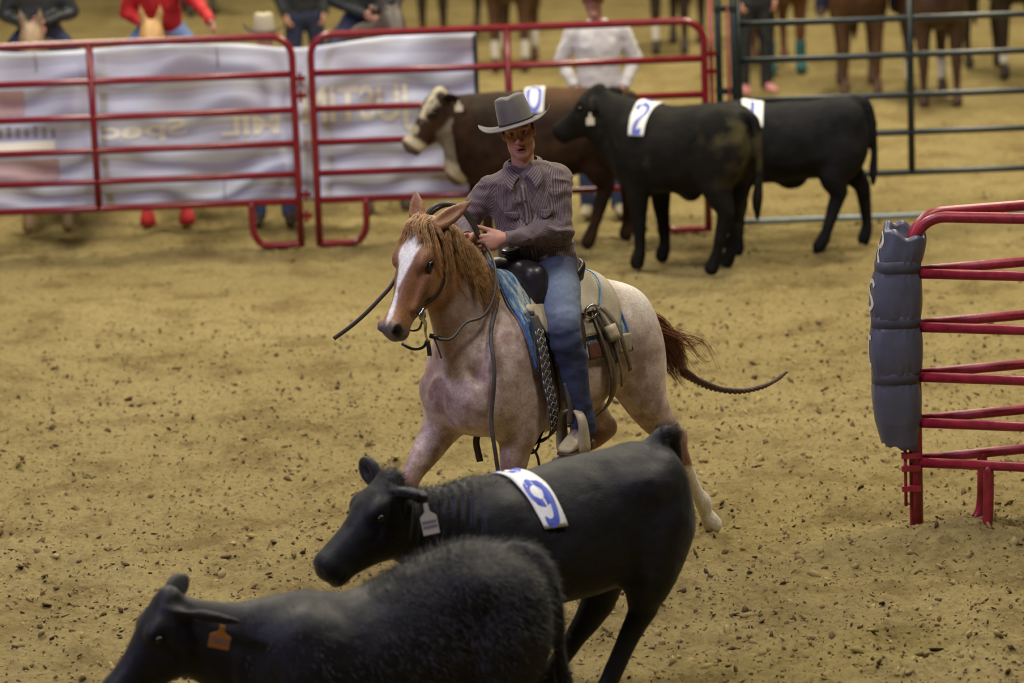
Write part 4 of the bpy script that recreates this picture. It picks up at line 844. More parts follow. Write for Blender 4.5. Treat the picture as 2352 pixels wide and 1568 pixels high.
def marks0(V, N):
    n = fbm(V*6, 3); n2 = fbm(V*25, 2); c = lerp3((0.034, 0.017, 0.009), (0.02, 0.010, 0.006), sstep(-0.4, 0.5, n))
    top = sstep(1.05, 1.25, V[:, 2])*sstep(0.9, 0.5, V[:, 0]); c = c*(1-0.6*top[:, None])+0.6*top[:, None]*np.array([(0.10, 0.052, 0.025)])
    L = (V-T0)@R0; face = (V[:, 0] > 1.15)*(L[:, 0] > -0.08)*(np.abs(L[:, 1]) < 0.16)
    w = 0.9*sstep(0.03, 0.0, np.abs(L[:, 1]-0.03)-0.025+0.03*n)*(L[:, 2] > 0.0)*(L[:, 0] < 0.22)+sstep(0.35, 0.385, L[:, 0]+0.02*n)+0.35*sstep(-0.11, -0.15, L[:, 2]+0.03*n)*(L[:, 0] > 0.08)+0.6*sstep(0.15, 0.5, n2)*(L[:, 2] > 0.02)
    w = np.clip(w, 0, 1)*face; c = c*(1-w[:, None])+np.array([(0.50, 0.44, 0.32)])*w[:, None]
    nz = sstep(0.43, 0.455, L[:, 0])*face; c = c*(1-nz[:, None])+np.array([(0.12, 0.08, 0.06)])*nz[:, None]
    return c
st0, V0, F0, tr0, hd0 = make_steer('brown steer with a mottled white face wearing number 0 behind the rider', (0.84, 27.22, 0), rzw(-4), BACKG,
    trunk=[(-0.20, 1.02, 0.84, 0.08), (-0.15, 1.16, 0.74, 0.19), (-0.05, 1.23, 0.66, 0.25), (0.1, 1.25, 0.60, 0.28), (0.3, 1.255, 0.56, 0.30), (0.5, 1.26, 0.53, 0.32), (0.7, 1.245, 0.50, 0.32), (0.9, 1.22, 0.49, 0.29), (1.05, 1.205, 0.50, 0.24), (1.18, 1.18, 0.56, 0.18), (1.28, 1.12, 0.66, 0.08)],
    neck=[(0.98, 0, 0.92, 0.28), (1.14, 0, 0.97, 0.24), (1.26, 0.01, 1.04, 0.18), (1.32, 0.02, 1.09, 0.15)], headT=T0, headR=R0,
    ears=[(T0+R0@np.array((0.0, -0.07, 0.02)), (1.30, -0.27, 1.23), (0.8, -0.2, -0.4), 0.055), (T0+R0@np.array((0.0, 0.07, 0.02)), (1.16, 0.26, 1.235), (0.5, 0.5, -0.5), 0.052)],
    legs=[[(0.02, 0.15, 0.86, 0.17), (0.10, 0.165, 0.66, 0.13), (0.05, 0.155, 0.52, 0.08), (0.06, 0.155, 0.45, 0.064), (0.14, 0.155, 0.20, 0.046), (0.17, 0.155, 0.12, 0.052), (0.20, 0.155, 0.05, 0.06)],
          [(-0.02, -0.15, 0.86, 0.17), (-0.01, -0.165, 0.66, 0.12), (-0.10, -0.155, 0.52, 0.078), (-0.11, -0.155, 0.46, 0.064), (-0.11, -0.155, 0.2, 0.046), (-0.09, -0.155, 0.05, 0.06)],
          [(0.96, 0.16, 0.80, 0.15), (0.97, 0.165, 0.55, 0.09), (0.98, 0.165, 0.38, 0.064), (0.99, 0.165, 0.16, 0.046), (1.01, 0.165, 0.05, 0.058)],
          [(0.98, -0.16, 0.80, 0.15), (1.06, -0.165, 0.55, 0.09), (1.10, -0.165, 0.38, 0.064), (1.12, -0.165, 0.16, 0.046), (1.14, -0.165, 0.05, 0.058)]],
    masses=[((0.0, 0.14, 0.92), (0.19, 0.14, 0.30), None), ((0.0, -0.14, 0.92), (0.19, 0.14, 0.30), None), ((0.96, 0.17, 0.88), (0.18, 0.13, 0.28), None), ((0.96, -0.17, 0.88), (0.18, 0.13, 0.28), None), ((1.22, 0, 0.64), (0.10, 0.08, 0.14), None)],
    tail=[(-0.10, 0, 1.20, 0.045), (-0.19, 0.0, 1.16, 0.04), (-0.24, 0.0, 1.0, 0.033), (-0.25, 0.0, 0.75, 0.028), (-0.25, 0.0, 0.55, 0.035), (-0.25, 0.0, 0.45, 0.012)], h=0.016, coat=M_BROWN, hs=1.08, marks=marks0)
number_patch(st0, tr0, '0', 0.90, (0.585, -0.17), (0.585, -0.15), -0.6, 0.95, dv=(0.42, 0.97))
ear_tag(st0, (1.17, 0.265, 1.20), rotm(0.1), (0.06, 0.07), M_TAG, 0)
# ------------------------------------------------------------------ tack: everything below is measured in the horse's own frame
class Rig:
    """a top-level thing standing in the horse's frame with its base at off"""
    def __init__(s, name, label, cat, off):
        s.off = np.array(off, float); c, n = math.cos(HORSE_RZ), math.sin(HORSE_RZ)
        s.o = thing(name, label, cat, (HORSE_LOC[0]+c*off[0]-n*off[1], HORSE_LOC[1]+n*off[0]+c*off[1], off[2]), HORSE_RZ)
    def add(s, name, VF, m, smooth=True, cols=None, parent=None, label=None):
        o = mesh_obj(name, np.asarray(VF[0], float)-s.off, VF[1], m, parent or s.o, smooth, cols)
        if label: o['label'] = label
        return o
M_LEATHER = mat('dark_leather', (0.045, 0.026, 0.018), rough=0.45, var=0.3, scale=18, bump=0.15, bscale=120)
M_FORK = mat('polished_dark_leather', (0.020, 0.016, 0.020), rough=0.36, var=0.25, scale=10)
M_TANLEATHER = mat('worn_tan_leather', (0.33, 0.275, 0.19), rough=0.6, var=0.18, scale=9, bump=0.15, bscale=90)
M_REDLEATHER = mat('red_brown_leather', (0.13, 0.048, 0.028), rough=0.5, var=0.35, scale=16, bump=0.15, bscale=90)
M_REIN = mat('rein_leather', (0.055, 0.042, 0.036), rough=0.5, var=0.25, scale=20)
M_STRING = mat('saddle_string', (0.11, 0.085, 0.055), rough=0.6, var=0.3, scale=20)
M_SILVER = mat('bit_steel', (0.55, 0.54, 0.52), rough=0.25, metal=1.0)
def woven_material():
    m, N, L, b = new_mat('woven_blanket'); b.inputs['Roughness'].default_value = 0.9
    tc = N.new('ShaderNodeTexCoord'); mp = N.new('ShaderNodeMapping'); mp.inputs['Scale'].default_value = (46, 9, 9); L.new(tc.outputs['Object'], mp.inputs[0])
    n = N.new('ShaderNodeTexNoise'); n.inputs['Scale'].default_value = 1.0; n.inputs['Detail'].default_value = 5; n.inputs['Roughness'].default_value = 0.7; L.new(mp.outputs[0], n.inputs['Vector'])
    r = N.new('ShaderNodeValToRGB'); e = r.color_ramp.elements; e[0].position = 0.40; e[0].color = (0.05, 0.11, 0.26, 1); e[1].position = 0.57; e[1].color = (0.46, 0.48, 0.42, 1)
    x = e.new(0.50); x.color = (0.14, 0.24, 0.38, 1); L.new(n.outputs[0], r.inputs[0]); L.new(r.outputs[0], b.inputs['Base Color'])
    bp = N.new('ShaderNodeBump'); bp.inputs['Strength'].default_value = 0.4; bp.inputs['Distance'].default_value = 0.01; L.new(n.outputs[0], bp.inputs['Height']); L.new(bp.outputs[0], b.inputs['Normal']); return m
def diamond_material():
    m, N, L, b = new_mat('diamond_webbing'); b.inputs['Roughness'].default_value = 0.85
    at = N.new('ShaderNodeAttribute'); at.attribute_name = 'marking'; L.new(at.outputs['Color'], b.inputs['Base Color']); return m
def back_pt(x, phi, off, zc=1.14):
    """point on the horse's back at angle phi from the spine (positive to the left)"""
    d = Vector((0, math.sin(phi), math.cos(phi))); l, n, i, q = HTREE.ray_cast(Vector((x, 0, zc)), d)
    if l is None: l = Vector((x, 0, zc))+d*0.3
    return np.array(l)+np.array(d)*off, np.array(d)
def drape(xf, xb, p0, p1, off, th, na=26, nb=40, front=lambda v: 0.0, rear=lambda v: 0.0, zc=1.14, tent=0.05):
    P = np.zeros((na, nb, 3)); N = np.zeros((na, nb, 3))
    for j in range(nb):
        phi = p0+(p1-p0)*j/(nb-1); v = abs(phi)/max(abs(p0), abs(p1))
        for i in range(na):
            u = i/(na-1); x = (xf+front(v))*(1-u)+(xb+rear(v))*u; P[i, j], N[i, j] = back_pt(x, phi, off+tent*math.exp(-(phi/0.45)**2)*sstep(0.9, 0.3, np.array([u]))[0], zc)
    for _ in range(3):                                             # cloth and leather do not follow every hollow
        Q = P.copy(); Q[1:-1] = (P[:-2]+2*P[1:-1]+P[2:])/4; P = Q; Q = P.copy(); Q[:, 1:-1] = (P[:, :-2]+2*P[:, 1:-1]+P[:, 2:])/4; P = Q
    return grid_sheet(P, N, th), P, N
blk = Rig('saddle_blanket', 'blue and cream woven saddle blanket with leather wear corners', 'blanket', (-0.27, 0, 1.48))
G, PB, NB = drape(0.115, -0.55, -1.60, 1.60, 0.008, 0.016, tent=0.012, front=lambda v: -0.02-0.05*v*v, rear=lambda v: -0.045*v**3)
blk.add('blanket', G, woven_material())
for xf, xb, p0, p1, mm, lb in ((-0.47, -0.585, 1.30, 1.585, M_TANLEATHER, 'tan leather wear corner'), (-0.30, -0.46, 1.32, 1.585, M_REDLEATHER, 'red brown leather wear strip'), (0.045, -0.02, 1.36, 1.59, M_REDLEATHER, 'red brown leather front corner')):
    G, _, _ = drape(xf, xb, p0, p1, 0.026, 0.004, 8, 8, tent=0); blk.add('wear_leather', G, mm, label=lb)
    G, _, _ = drape(xf, xb, -p0, -p1, 0.026, 0.004, 8, 8, tent=0); blk.add('wear_leather', G, mm)
P = [back_pt(-0.55-0.045*(abs(a)/1.6)**3, a, 0.022)[0] for a in np.linspace(-1.58, 1.58, 40)]; V, F = tube_geo(P, 0.008, 6); blk.add('edge_binding', (V, F), mat('blue_binding', (0.05, 0.13, 0.38), 0.9, var=0.4, scale=60), label='blue woven edge')
P = [back_pt(0.105-0.05*(abs(a)/1.6)**2, a, 0.02+0.012*math.exp(-(a/0.45)**2))[0] for a in np.linspace(-1.58, 1.58, 40)]; V, F = tube_geo(P, 0.007, 6); blk.add('edge_binding', (V, F), bpy.data.materials['blue_binding'])
sad = Rig('western_saddle', 'western roping saddle with dark fork, horn and tan skirts', 'saddle', (-0.25, 0, 1.50))
G, _, _ = drape(-0.03, -0.565, -1.22, 1.22, 0.030, 0.010, tent=0.0, front=lambda v: -0.10+0.14*min(v, 0.6)/0.6-0.09*max(0, v-0.6)/0.4, rear=lambda v: 0.05*max(0, v-0.75)/0.25); sad.add('skirt', G, M_TANLEATHER)
G, _, _ = drape(-0.30, -0.515, -0.86, 0.86, 0.046, 0.008, 16, 24, rear=lambda v: 0.10*v**3, tent=0.0); sad.add('rear_jockey', G, M_TANLEATHER, label='tan leather rear jockey')
P = [back_pt(-0.52+0.10*(abs(a)/0.86)**3, a, 0.056)[0] for a in np.linspace(-0.84, 0.84, 24)]; V, F = tube_geo(P, 0.004, 6); sad.add('stitching', (V, F), mat('blue_stitch', (0.10, 0.30, 0.60), 0.8))
for sg in (1, -1):
    G, _, _ = drape(0.02, -0.16, 0.62*sg, 1.05*sg, 0.046, 0.010, 14, 14, front=lambda v: -0.05*max(0, v-0.7)/0.3, tent=0.0); sad.add('front_jockey', G, M_TANLEATHER)
# seat, cantle, fork and horn
s = Solid((-0.56, -0.30, 1.40), (0.16, 0.30, 1.80), 0.008)
s.loft([(-0.46, 1.58, 1.47, 0.135), (-0.36, 1.565, 1.47, 0.135), (-0.24, 1.545, 1.47, 0.13), (-0.12, 1.565, 1.48, 0.12), (-0.05, 1.60, 1.49, 0.12)], p=2.6)
s.loft([(-0.50, 1.60, 1.54, 0.10), (-0.475, 1.62, 1.53, 0.13), (-0.45, 1.61, 1.52, 0.135), (-0.42, 1.57, 1.52, 0.13)], k=0.03, p=2.4)
SEAT = s.mesh(2); sad.add('seat', SEAT, M_FORK)
s = Solid((-0.30, -0.34, 1.34), (0.16, 0.34, 1.76), 0.007)
s.ell((-0.10, 0, 1.60), (0.072, 0.19, 0.060), k=0.02); s.ell((-0.10, 0, 1.61), (0.06, 0.10, 0.05), k=0.04); 
for sg in (-1, 1): s.ell((-0.10, 0.140*sg, 1.555), (0.074, 0.075, 0.080), rotm(0, 0, -0.5*sg), k=0.05); s.ell((-0.095, 0.175*sg, 1.46), (0.06, 0.05, 0.09), rotm(0, 0, -0.4*sg), k=0.05)
s.ell((-0.04, 0, 1.495), (0.13, 0.105, 0.062), k=0.02, cut=True)
FORK = s.mesh(2); sad.add('fork', FORK, M_FORK, label='dark polished fork with swells')
s = Solid((-0.20, -0.12, 1.56), (0.08, 0.12, 1.76), 0.005)
s.chain([(-0.115, 0, 1.62, 0.036), (-0.095, 0, 1.655, 0.031), (-0.085, 0, 1.685, 0.033)], k=0.02); s.ell((-0.078, 0, 1.697), (0.054, 0.050, 0.014), rotm(0, 0.12), k=0.012)
HORN = s.mesh(1); h_ = sad.add('horn', HORN, M_FORK)
V, F = ball((0, 0, 0), (0.047, 0.044, 0.006), 20, 8); sad.add('horn_cap', (V@rotm(0, 0.12).T+np.array((-0.076, 0, 1.7085)), F), mat('horn_cap_pale', (0.42, 0.40, 0.38), 0.3, metal=0.4), parent=h_)
def strap(rig, name, pts, w, th, m, off=0.012, tree=HTREE, dosnap=True, n=7, label=None, parent=None):
    P = spline(np.array(pts, float), n)
    if dosnap: Q, N = snap(tree, P, off); P = Q
    else: N = P-np.array([-0.2, 0, 1.1]); N[:, 2] *= 0.2; N[:, 0] *= 0.2
    for _ in range(2): P[1:-1] = (P[:-2]+2*P[1:-1]+P[2:])/4; N[1:-1] = (N[:-2]+2*N[1:-1]+N[2:])/4
    return rig.add(name, ribbon_geo(P, N, w, th), m, label=label, parent=parent)
for sg in (1, -1):
    # fender and stirrup leather hang behind the rider's leg
    P = np.array([(-0.20, 0.27*sg, 1.42), (-0.18, 0.325*sg, 1.30), (-0.15, 0.345*sg, 1.15), (-0.125, 0.375*sg, 1.0), (-0.10, 0.40*sg, 0.93)]); P = spline(P, 5); N = np.tile([0, float(sg), 0.15], (len(P), 1))
    sad.add('fender', ribbon_geo(P, N, np.interp(np.arange(len(P)), [0, 8, 14, len(P)-1], [0.16, 0.19, 0.11, 0.05]), 0.008), M_LEATHER)
    st_ = None
    # stirrup: leather-covered bow with a wide tread
    ring = np.array([(-0.10, 0.405*sg, 0.915), (-0.085, 0.345*sg, 0.885), (-0.085, 0.335*sg, 0.79), (-0.085, 0.345*sg, 0.715), (-0.085, 0.41*sg, 0.698), (-0.085, 0.475*sg, 0.715), (-0.085, 0.485*sg, 0.79), (-0.085, 0.47*sg, 0.885)])
    P = spline(ring, 6, closed=True); P = np.vstack([P, P[:1]]); C = np.array([-0.09, 0.41*sg, 0.80]); N = P-C; N[:, 0] = 0
    st_ = sad.add('stirrup', ribbon_geo(P, N, np.interp(np.linspace(0, 8, len(P)), [0, 1, 3, 4, 5, 7, 8], [0.035, 0.05, 0.085, 0.09, 0.085, 0.05, 0.035]), 0.013), M_TANLEATHER, label='tan leather covered stirrup')
    mb = MB(); mb.tube([(-0.13, 0.41*sg, 0.925), (-0.07, 0.41*sg, 0.925)], 0.012, 8); mb.box((-0.085, 0.405*sg, 0.965), (0.06, 0.02, 0.03)); sad.add('stirrup_buckle', (mb.V, mb.F), M_LEATHER)
    strap(sad, 'stirrup_leather', [(-0.075, 0.385*sg, 1.06), (-0.07, 0.405*sg, 1.0), (-0.065, 0.42*sg, 0.94), (-0.05, 0.43*sg, 0.86)], 0.04, 0.006, M_REIN, dosnap=False)
    # rear billet and flank cinch, strings and hangers
    strap(sad, 'rear_billet', [(-0.37, 0.20*sg, 1.42), (-0.385, 0.28*sg, 1.30), (-0.41, 0.31*sg, 1.15), (-0.45, 0.30*sg, 1.0), (-0.46, 0.24*sg, 0.88), (-0.43, 0.14*sg, 0.80), (-0.41, 0.0, 0.78)], 0.045, 0.006, M_STRING, off=0.03, label='worn flank cinch strap')
    for q, (dx, z1, m_) in enumerate(((0.035, 1.02, M_STRING), (0.0, 1.10, M_REIN), (-0.04, 1.16, M_TANLEATHER), (-0.075, 1.05, M_STRING), (-0.02, 0.98, M_STRING))):
        strap(sad, 'saddle_string', [(-0.40+dx*0.6, 0.24*sg, 1.36), (-0.41+dx, 0.30*sg, 1.28), (-0.43+dx, 0.32*sg, (1.28+z1)/2), (-0.45+dx*1.2, 0.33*sg, z1)], 0.014+0.012*(q % 2), 0.005, m_, off=0.052+0.004*q)
    mb = MB(); P = [(-0.335+0.045*math.cos(a), 0, 0.032*math.sin(a)) for a in np.linspace(0, 2*PI, 13)]; Q, _ = snap(HTREE, [(-0.36, 0.27*sg, 1.36)], 0.075)
    V, F = tube_geo(np.array(P)+np.array([0.335, 0, 0])+Q[0], 0.008, 8); sad.add('rigging_ring', (V, F), M_SILVER)
    strap(sad, 'cinch_pouch', [(-0.44, 0.28*sg, 1.27), (-0.45, 0.30*sg, 1.20)], 0.06, 0.03, M_TANLEATHER, off=0.06, n=3)
# patterned front cinch
P = spline(np.array([(0.03, 0.255, 1.40), (0.03, 0.29, 1.30), (0.025, 0.30, 1.15), (0.01, 0.29, 1.0), (-0.02, 0.24, 0.88), (-0.07, 0.14, 0.78), (-0.08, 0, 0.745), (-0.07, -0.14, 0.78), (-0.05, -0.24, 0.88), (-0.03, -0.29, 1.0), (-0.01, -0.30, 1.15), (0.005, -0.29, 1.30), (0.015, -0.255, 1.42)]), 9)
Q, N = snap(HTREE, P, 0.046); 
for _ in range(4): Q[1:-1] = (Q[:-2]+2*Q[1:-1]+Q[2:])/4; N[1:-1] = (N[:-2]+2*N[1:-1]+N[2:])/4
V, F = ribbon_geo(Q, N, 0.062, 0.008); cv = np.tile([(0.05, 0.045, 0.047)], (len(V), 1)); sad.add('front_cinch', (V, F), diamond_material(), cols=cv, label='grey webbing cinch with a pale diamond pattern')
mb = MB(); T = np.gradient(Q, axis=0); T /= np.linalg.norm(T, axis=1, keepdims=True); S = np.cross(T, N); S /= np.linalg.norm(S, axis=1, keepdims=True)
L_ = np.concatenate([[0], np.cumsum(np.linalg.norm(np.diff(Q, axis=0), axis=1))])
for d_ in np.arange(0.09, 0.62, 0.042):
    c = np.array([np.interp(d_, L_, Q[:, k]) for k in range(3)]); i = int(np.searchsorted(L_, d_)); t, sd, nn = T[i], S[i], N[i]
    for hw in (0.020,):
        P4 = np.array([c+t*hw, c+sd*hw*1.05, c-t*hw, c-sd*hw*1.05, c+t*hw])+nn*0.0085; V, F = tube_geo(np.vstack([P4[:-1], P4[-1:]]), 0.0032, 4); mb.add(V, F)
    mb.add(*tube_geo(np.array([c-sd*0.029-t*0.012, c-sd*0.029, c-sd*0.029+t*0.012])+nn*0.0085, 0.003, 4)); mb.add(*tube_geo(np.array([c+sd*0.029-t*0.012, c+sd*0.029, c+sd*0.029+t*0.012])+nn*0.0085, 0.003, 4))
sad.add('cinch_pattern', (mb.V, mb.F), mat('pattern_pale', (0.42, 0.40, 0.40), 0.85))
strap(sad, 'latigo', [(0.0, 0.26, 1.43), (-0.02, 0.285, 1.34), (-0.04, 0.30, 1.2), (-0.09, 0.31, 1.0), (-0.10, 0.29, 0.90)], 0.03, 0.006, M_LEATHER, off=0.03)
Qc, Nc = snap(HTREE, [(0.03, 0.24, 1.44)], 0.055); q_ = Vector(Nc[0]).to_track_quat('Z', 'Y').to_matrix(); V, F = ball((0, 0, 0), (0.026, 0.026, 0.007), 14, 6); sad.add('concho', (V@np.array(q_).T+Qc[0], F), M_TANLEATHER)
for sg in (1, -1):
    P = [back_pt(x, 0.86*sg, 0.056)[0] for x in np.linspace(-0.30, -0.42, 8)]; sad.add('jockey_edge', tube_geo(P, 0.005, 6), M_LEATHER)
    P = [back_pt(x, 1.22*sg, 0.040)[0] for x in np.linspace(-0.10, -0.51, 14)]; sad.add('skirt_edge', tube_geo(P, 0.005, 6), M_LEATHER)
# strap ends hanging under the girth
for P, w, m_ in (([(0.16, -0.04, 0.79), (0.165, -0.05, 0.73), (0.15, -0.05, 0.655), (0.145, -0.05, 0.63)], 0.034, M_FORK),):
    P = spline(np.array(P), 6); sad.add('cinch_tail', ribbon_geo(P, np.tile([0.67, 0.74, 0], (len(P), 1)), w, 0.008), m_, label='black strap end hanging under the girth')
for P in ([(-0.12, 0.16, 0.79), (-0.06, 0.18, 0.74), (0.0, 0.19, 0.715), (0.02, 0.19, 0.72)], [(-0.10, 0.16, 0.79), (-0.05, 0.18, 0.70), (0.0, 0.185, 0.68), (0.03, 0.19, 0.70)], [(0.0, 0.19, 0.705), (-0.03, 0.19, 0.67), (-0.045, 0.19, 0.62), (-0.045, 0.19, 0.585)]):
    sad.add('loose_string', tube_geo(spline(np.array(P), 5), 0.007, 6), M_FORK)
# ------------------------------------------------------------------ bridle and reins
bri = Rig('bridle', 'brown leather bridle with silver bit and long split reins', 'bridle', (0.44, 0.0, 1.85))
def hstrap(name, pts, w, m=M_LEATHER, off=0.006, sg=1, n=7, label=None):
    P = spline(np.array([hd((x, y*sg, z)) for x, y, z in pts]), n); Q, N = snap(HTREE, P, off)
    for _ in range(2): Q[1:-1] = (Q[:-2]+2*Q[1:-1]+Q[2:])/4
    bri.add(name, ribbon_geo(Q, N, w, 0.005), m, label=label)
BIT = {1: hd((0.415, 0.092, -0.075)), -1: hd((0.415, -0.092, -0.075))}
for sg in (1, -1):
    hstrap('cheek_strap', [(-0.045, 0.02, 0.06), (0.0, 0.09, 0.0), (0.06, 0.115, -0.04), (0.16, 0.115, -0.085), (0.28, 0.10, -0.10), (0.37, 0.085, -0.085), (0.415, 0.08, -0.072)], 0.017, sg=sg)
    hstrap('brow_band', [(0.015, 0.0, 0.10), (0.02, 0.05, 0.09), (0.02, 0.095, 0.03), (0.015, 0.105, -0.01)], 0.022, sg=sg)
    hstrap('throat_latch', [(0.0, 0.095, -0.01), (0.02, 0.12, -0.08), (0.06, 0.11, -0.17), (0.10, 0.06, -0.22), (0.11, 0, -0.225)], 0.012, off=0.012, sg=sg)
    V, F = tube_geo(np.array([BIT[sg]+0.022*(HEAD_R@np.array([math.cos(a), 0, math.sin(a)])) for a in np.linspace(0, 2*PI, 15)]), 0.0045, 6); bri.add('bit_ring', (V, F), M_SILVER)
    sh = spline(np.array([hd((0.365, 0.088*sg, -0.07)), hd((0.39, 0.094*sg, -0.06)), hd((0.425, 0.094*sg, -0.078)), hd((0.44, 0.092*sg, -0.12)), hd((0.475, 0.09*sg, -0.145)), hd((0.50, 0.088*sg, -0.18))]), 6)
    bri.add('bit_shank', tube_geo(sh, np.interp(np.arange(len(sh)), [0, 12, len(sh)-1], [0.005, 0.011, 0.005]), 8), M_SILVER)
    V, F = ball((0, 0, 0), (0.013, 0.006, 0.013), 10, 6); bri.add('buckle', (V@HEAD_R.T+snap(HTREE, [hd((0.11, 0.115*sg, -0.07))], 0.014)[0][0], F), M_SILVER)
P = spline(np.array([hd((0.43, -0.09, -0.09)), hd((0.46, -0.05, -0.135)), hd((0.47, 0.0, -0.15)), hd((0.46, 0.05, -0.135)), hd((0.43, 0.09, -0.09))]), 6); bri.add('curb_strap', tube_geo(P, 0.006, 6), M_FORK)
P = spline(np.array([hd((0.50, 0.088, -0.18)), hd((0.535, 0.07, -0.19)), hd((0.555, 0.02, -0.18)), hd((0.54, -0.05, -0.17))]), 6); bri.add('slobber_strap', tube_geo(P, 0.008, 6), M_FORK)
e1 = hd((0.50, 0.088, -0.18)); P = np.array([e1, e1+np.array([0.0, 0.01, -0.03]), e1+np.array([-0.002, 0.012, -0.075])]); bri.add('slobber_strap', ribbon_geo(spline(P, 4), np.tile([0.67, 0.74, 0], (9, 1)), 0.022, 0.01), M_FORK)
def rein(pts, w=0.018, name='rein', nrm=(0.67, 0.74, 0.1), th=0.006, clear=0.012):
    P = spline(np.array(pts, float), 9); N = np.tile(np.array(nrm, float), (len(P), 1))
    for i, p in enumerate(P):
        l, n, k, d = HTREE.find_nearest(Vector(p)); l, n = np.array(l), np.array(n)
        if (p-l)@n < clear: P[i] = l+n*clear
    if clear > 0:
        for _ in range(14): P[1:-1] = (P[:-2]+2*P[1:-1]+P[2:])/4
    return bri.add(name, ribbon_geo(P, N, w, th), M_REIN)
HAND = np.array((0.098, -0.012, 1.765))
k0 = hd((0.47, 0.10, -0.20)); 
bri.add('rein_knot', tube_geo(np.array([k0+np.array([0.015, -0.01, 0.01]), k0+np.array([-0.035, 0.02, -0.012])]), 0.013, 8), M_FORK)
rein([k0, k0+np.array([-0.07, 0.055, -0.02]), (0.40, 0.165, 1.425), (0.31, 0.195, 1.435), (0.235, 0.20, 1.51), (0.175, 0.165, 1.62), (0.13, 0.085, 1.715), tuple(HAND)], 0.014)   # near rein along the neck
rein([hd((0.50, -0.088, -0.18)), (0.50, -0.16, 1.50), (0.36, -0.19, 1.62), (0.22, -0.15, 1.74), tuple(HAND)], 0.014)
rein([k0, k0+np.array([-0.015, 0.012, -0.05]), k0+np.array([-0.03, 0.02, -0.11])], 0.008)
for o_, r_ in ((0.0, 0.0), (0.026, 0.012)):                                # two loops of slack held above the hand
    rein([(0.37-o_*0.6, -0.155, 1.86), (0.365-o_, -0.142, 1.92), (0.335-o_, -0.115, 1.968-r_), (0.29-o_, -0.09, 1.985-r_), (0.235-o_, -0.07, 1.972-r_), (0.185-o_, -0.055, 1.93-r_), (0.14-o_*0.7, -0.042, 1.86), (0.112, -0.025, 1.79)], 0.020, 'rein_loop', nrm=(0.55, 0.6, 0.55))
rein([tuple(HAND), (0.105, 0.0, 1.68), (0.16, 0.10, 1.47), (0.25, 0.205, 1.25), (0.31, 0.25, 1.08), (0.36, 0.29, 0.92), (0.37, 0.32, 0.80), (0.36, 0.33, 0.66), (0.35, 0.33, 0.55)], 0.021, 'rein_tail', clear=0.03)   # hanging in front of the shoulder
rein([(0.50, -0.20, 1.74), (0.60, -0.10, 1.675), (0.655, -0.075, 1.628), (0.70, -0.11, 1.57), (0.745, -0.155, 1.505), (0.80, -0.23, 1.425), (0.85, -0.318, 1.355)], 0.020, 'rein_tail')      # flying past the face
# ------------------------------------------------------------------ the rider, in the horse's frame
M_SKIN = mat('skin', (0.5, 0.26, 0.19), rough=0.5, var=0.06, scale=30, attr=True, spec=0.4)
M_SHIRT = None
def shirt_material():
    m, N, L, b = new_mat('pinstripe_shirt'); b.inputs['Roughness'].default_value = 0.8; b.inputs['Sheen Weight'].default_value = 0.1
    a = N.new('ShaderNodeVertexColor'); a.layer_name = 'marking'; sp = N.new('ShaderNodeSeparateColor'); L.new(a.outputs['Color'], sp.inputs[0])
    mu = N.new('ShaderNodeMath'); mu.operation = 'MULTIPLY'; mu.inputs[1].default_value = 2*PI/0.0075; L.new(sp.outputs[0], mu.inputs[0])
    si = N.new('ShaderNodeMath'); si.operation = 'SINE'; L.new(mu.outputs[0], si.inputs[0])
    r = N.new('ShaderNodeValToRGB'); e = r.color_ramp.elements; e[0].position = 0.15; e[0].color = (0.070, 0.046, 0.054, 1); e[1].position = 0.85; e[1].color = (0.205, 0.150, 0.148, 1)
    mr = N.new('ShaderNodeMapRange'); mr.inputs[1].default_value = -1; L.new(si.outputs[0], mr.inputs[0]); L.new(mr.outputs[0], r.inputs[0])
    L.new(r.outputs[0], b.inputs['Base Color'])
    tc = N.new('ShaderNodeTexCoord'); n = N.new('ShaderNodeTexNoise'); n.inputs['Scale'].default_value = 35; n.inputs['Detail'].default_value = 4; L.new(tc.outputs['Object'], n.inputs['Vector'])
    bp = N.new('ShaderNodeBump'); bp.inputs['Strength'].default_value = 0.35; bp.inputs['Distance'].default_value = 0.01; L.new(n.outputs[0], bp.inputs['Height']); L.new(bp.outputs[0], b.inputs['Normal']); return m
rid = Rig('person', 'rider in grey felt hat, pinstriped shirt and blue jeans riding the roan horse', 'person', (-0.25, 0.0, 1.53))
PEL, NECK = np.array([-0.262, 0.0, 1.585]), np.array([-0.212, -0.030, 2.115])
AX = (NECK-PEL)/np.linalg.norm(NECK-PEL); ty = math.radians(43)
FW = np.array([math.cos(ty), math.sin(ty), 0]); FW -= AX*(FW@AX); FW /= np.linalg.norm(FW); LF = np.cross(AX, FW)
TR_ = np.stack([AX, -LF, FW], 1)                                              # torso frame: x up, y right, z front
def tor(up, left, front): return PEL+AX*up+LF*left+FW*front
SHL, SHR = tor(0.455, 0.170, -0.015), tor(0.450, -0.172, -0.01)
ELL, ELR = np.array([-0.285, 0.165, 1.80]), np.array([0.02, -0.235, 1.835])
WRL, WRR = np.array([0.0, 0.050, 1.778]), np.array([0.125, -0.10, 1.785])
HR = rotm(math.radians(45), math.radians(4), 0.15); HT = np.array([-0.172, -0.012, 2.300])
def fc(p): return HR@np.asarray(p, float)+HT
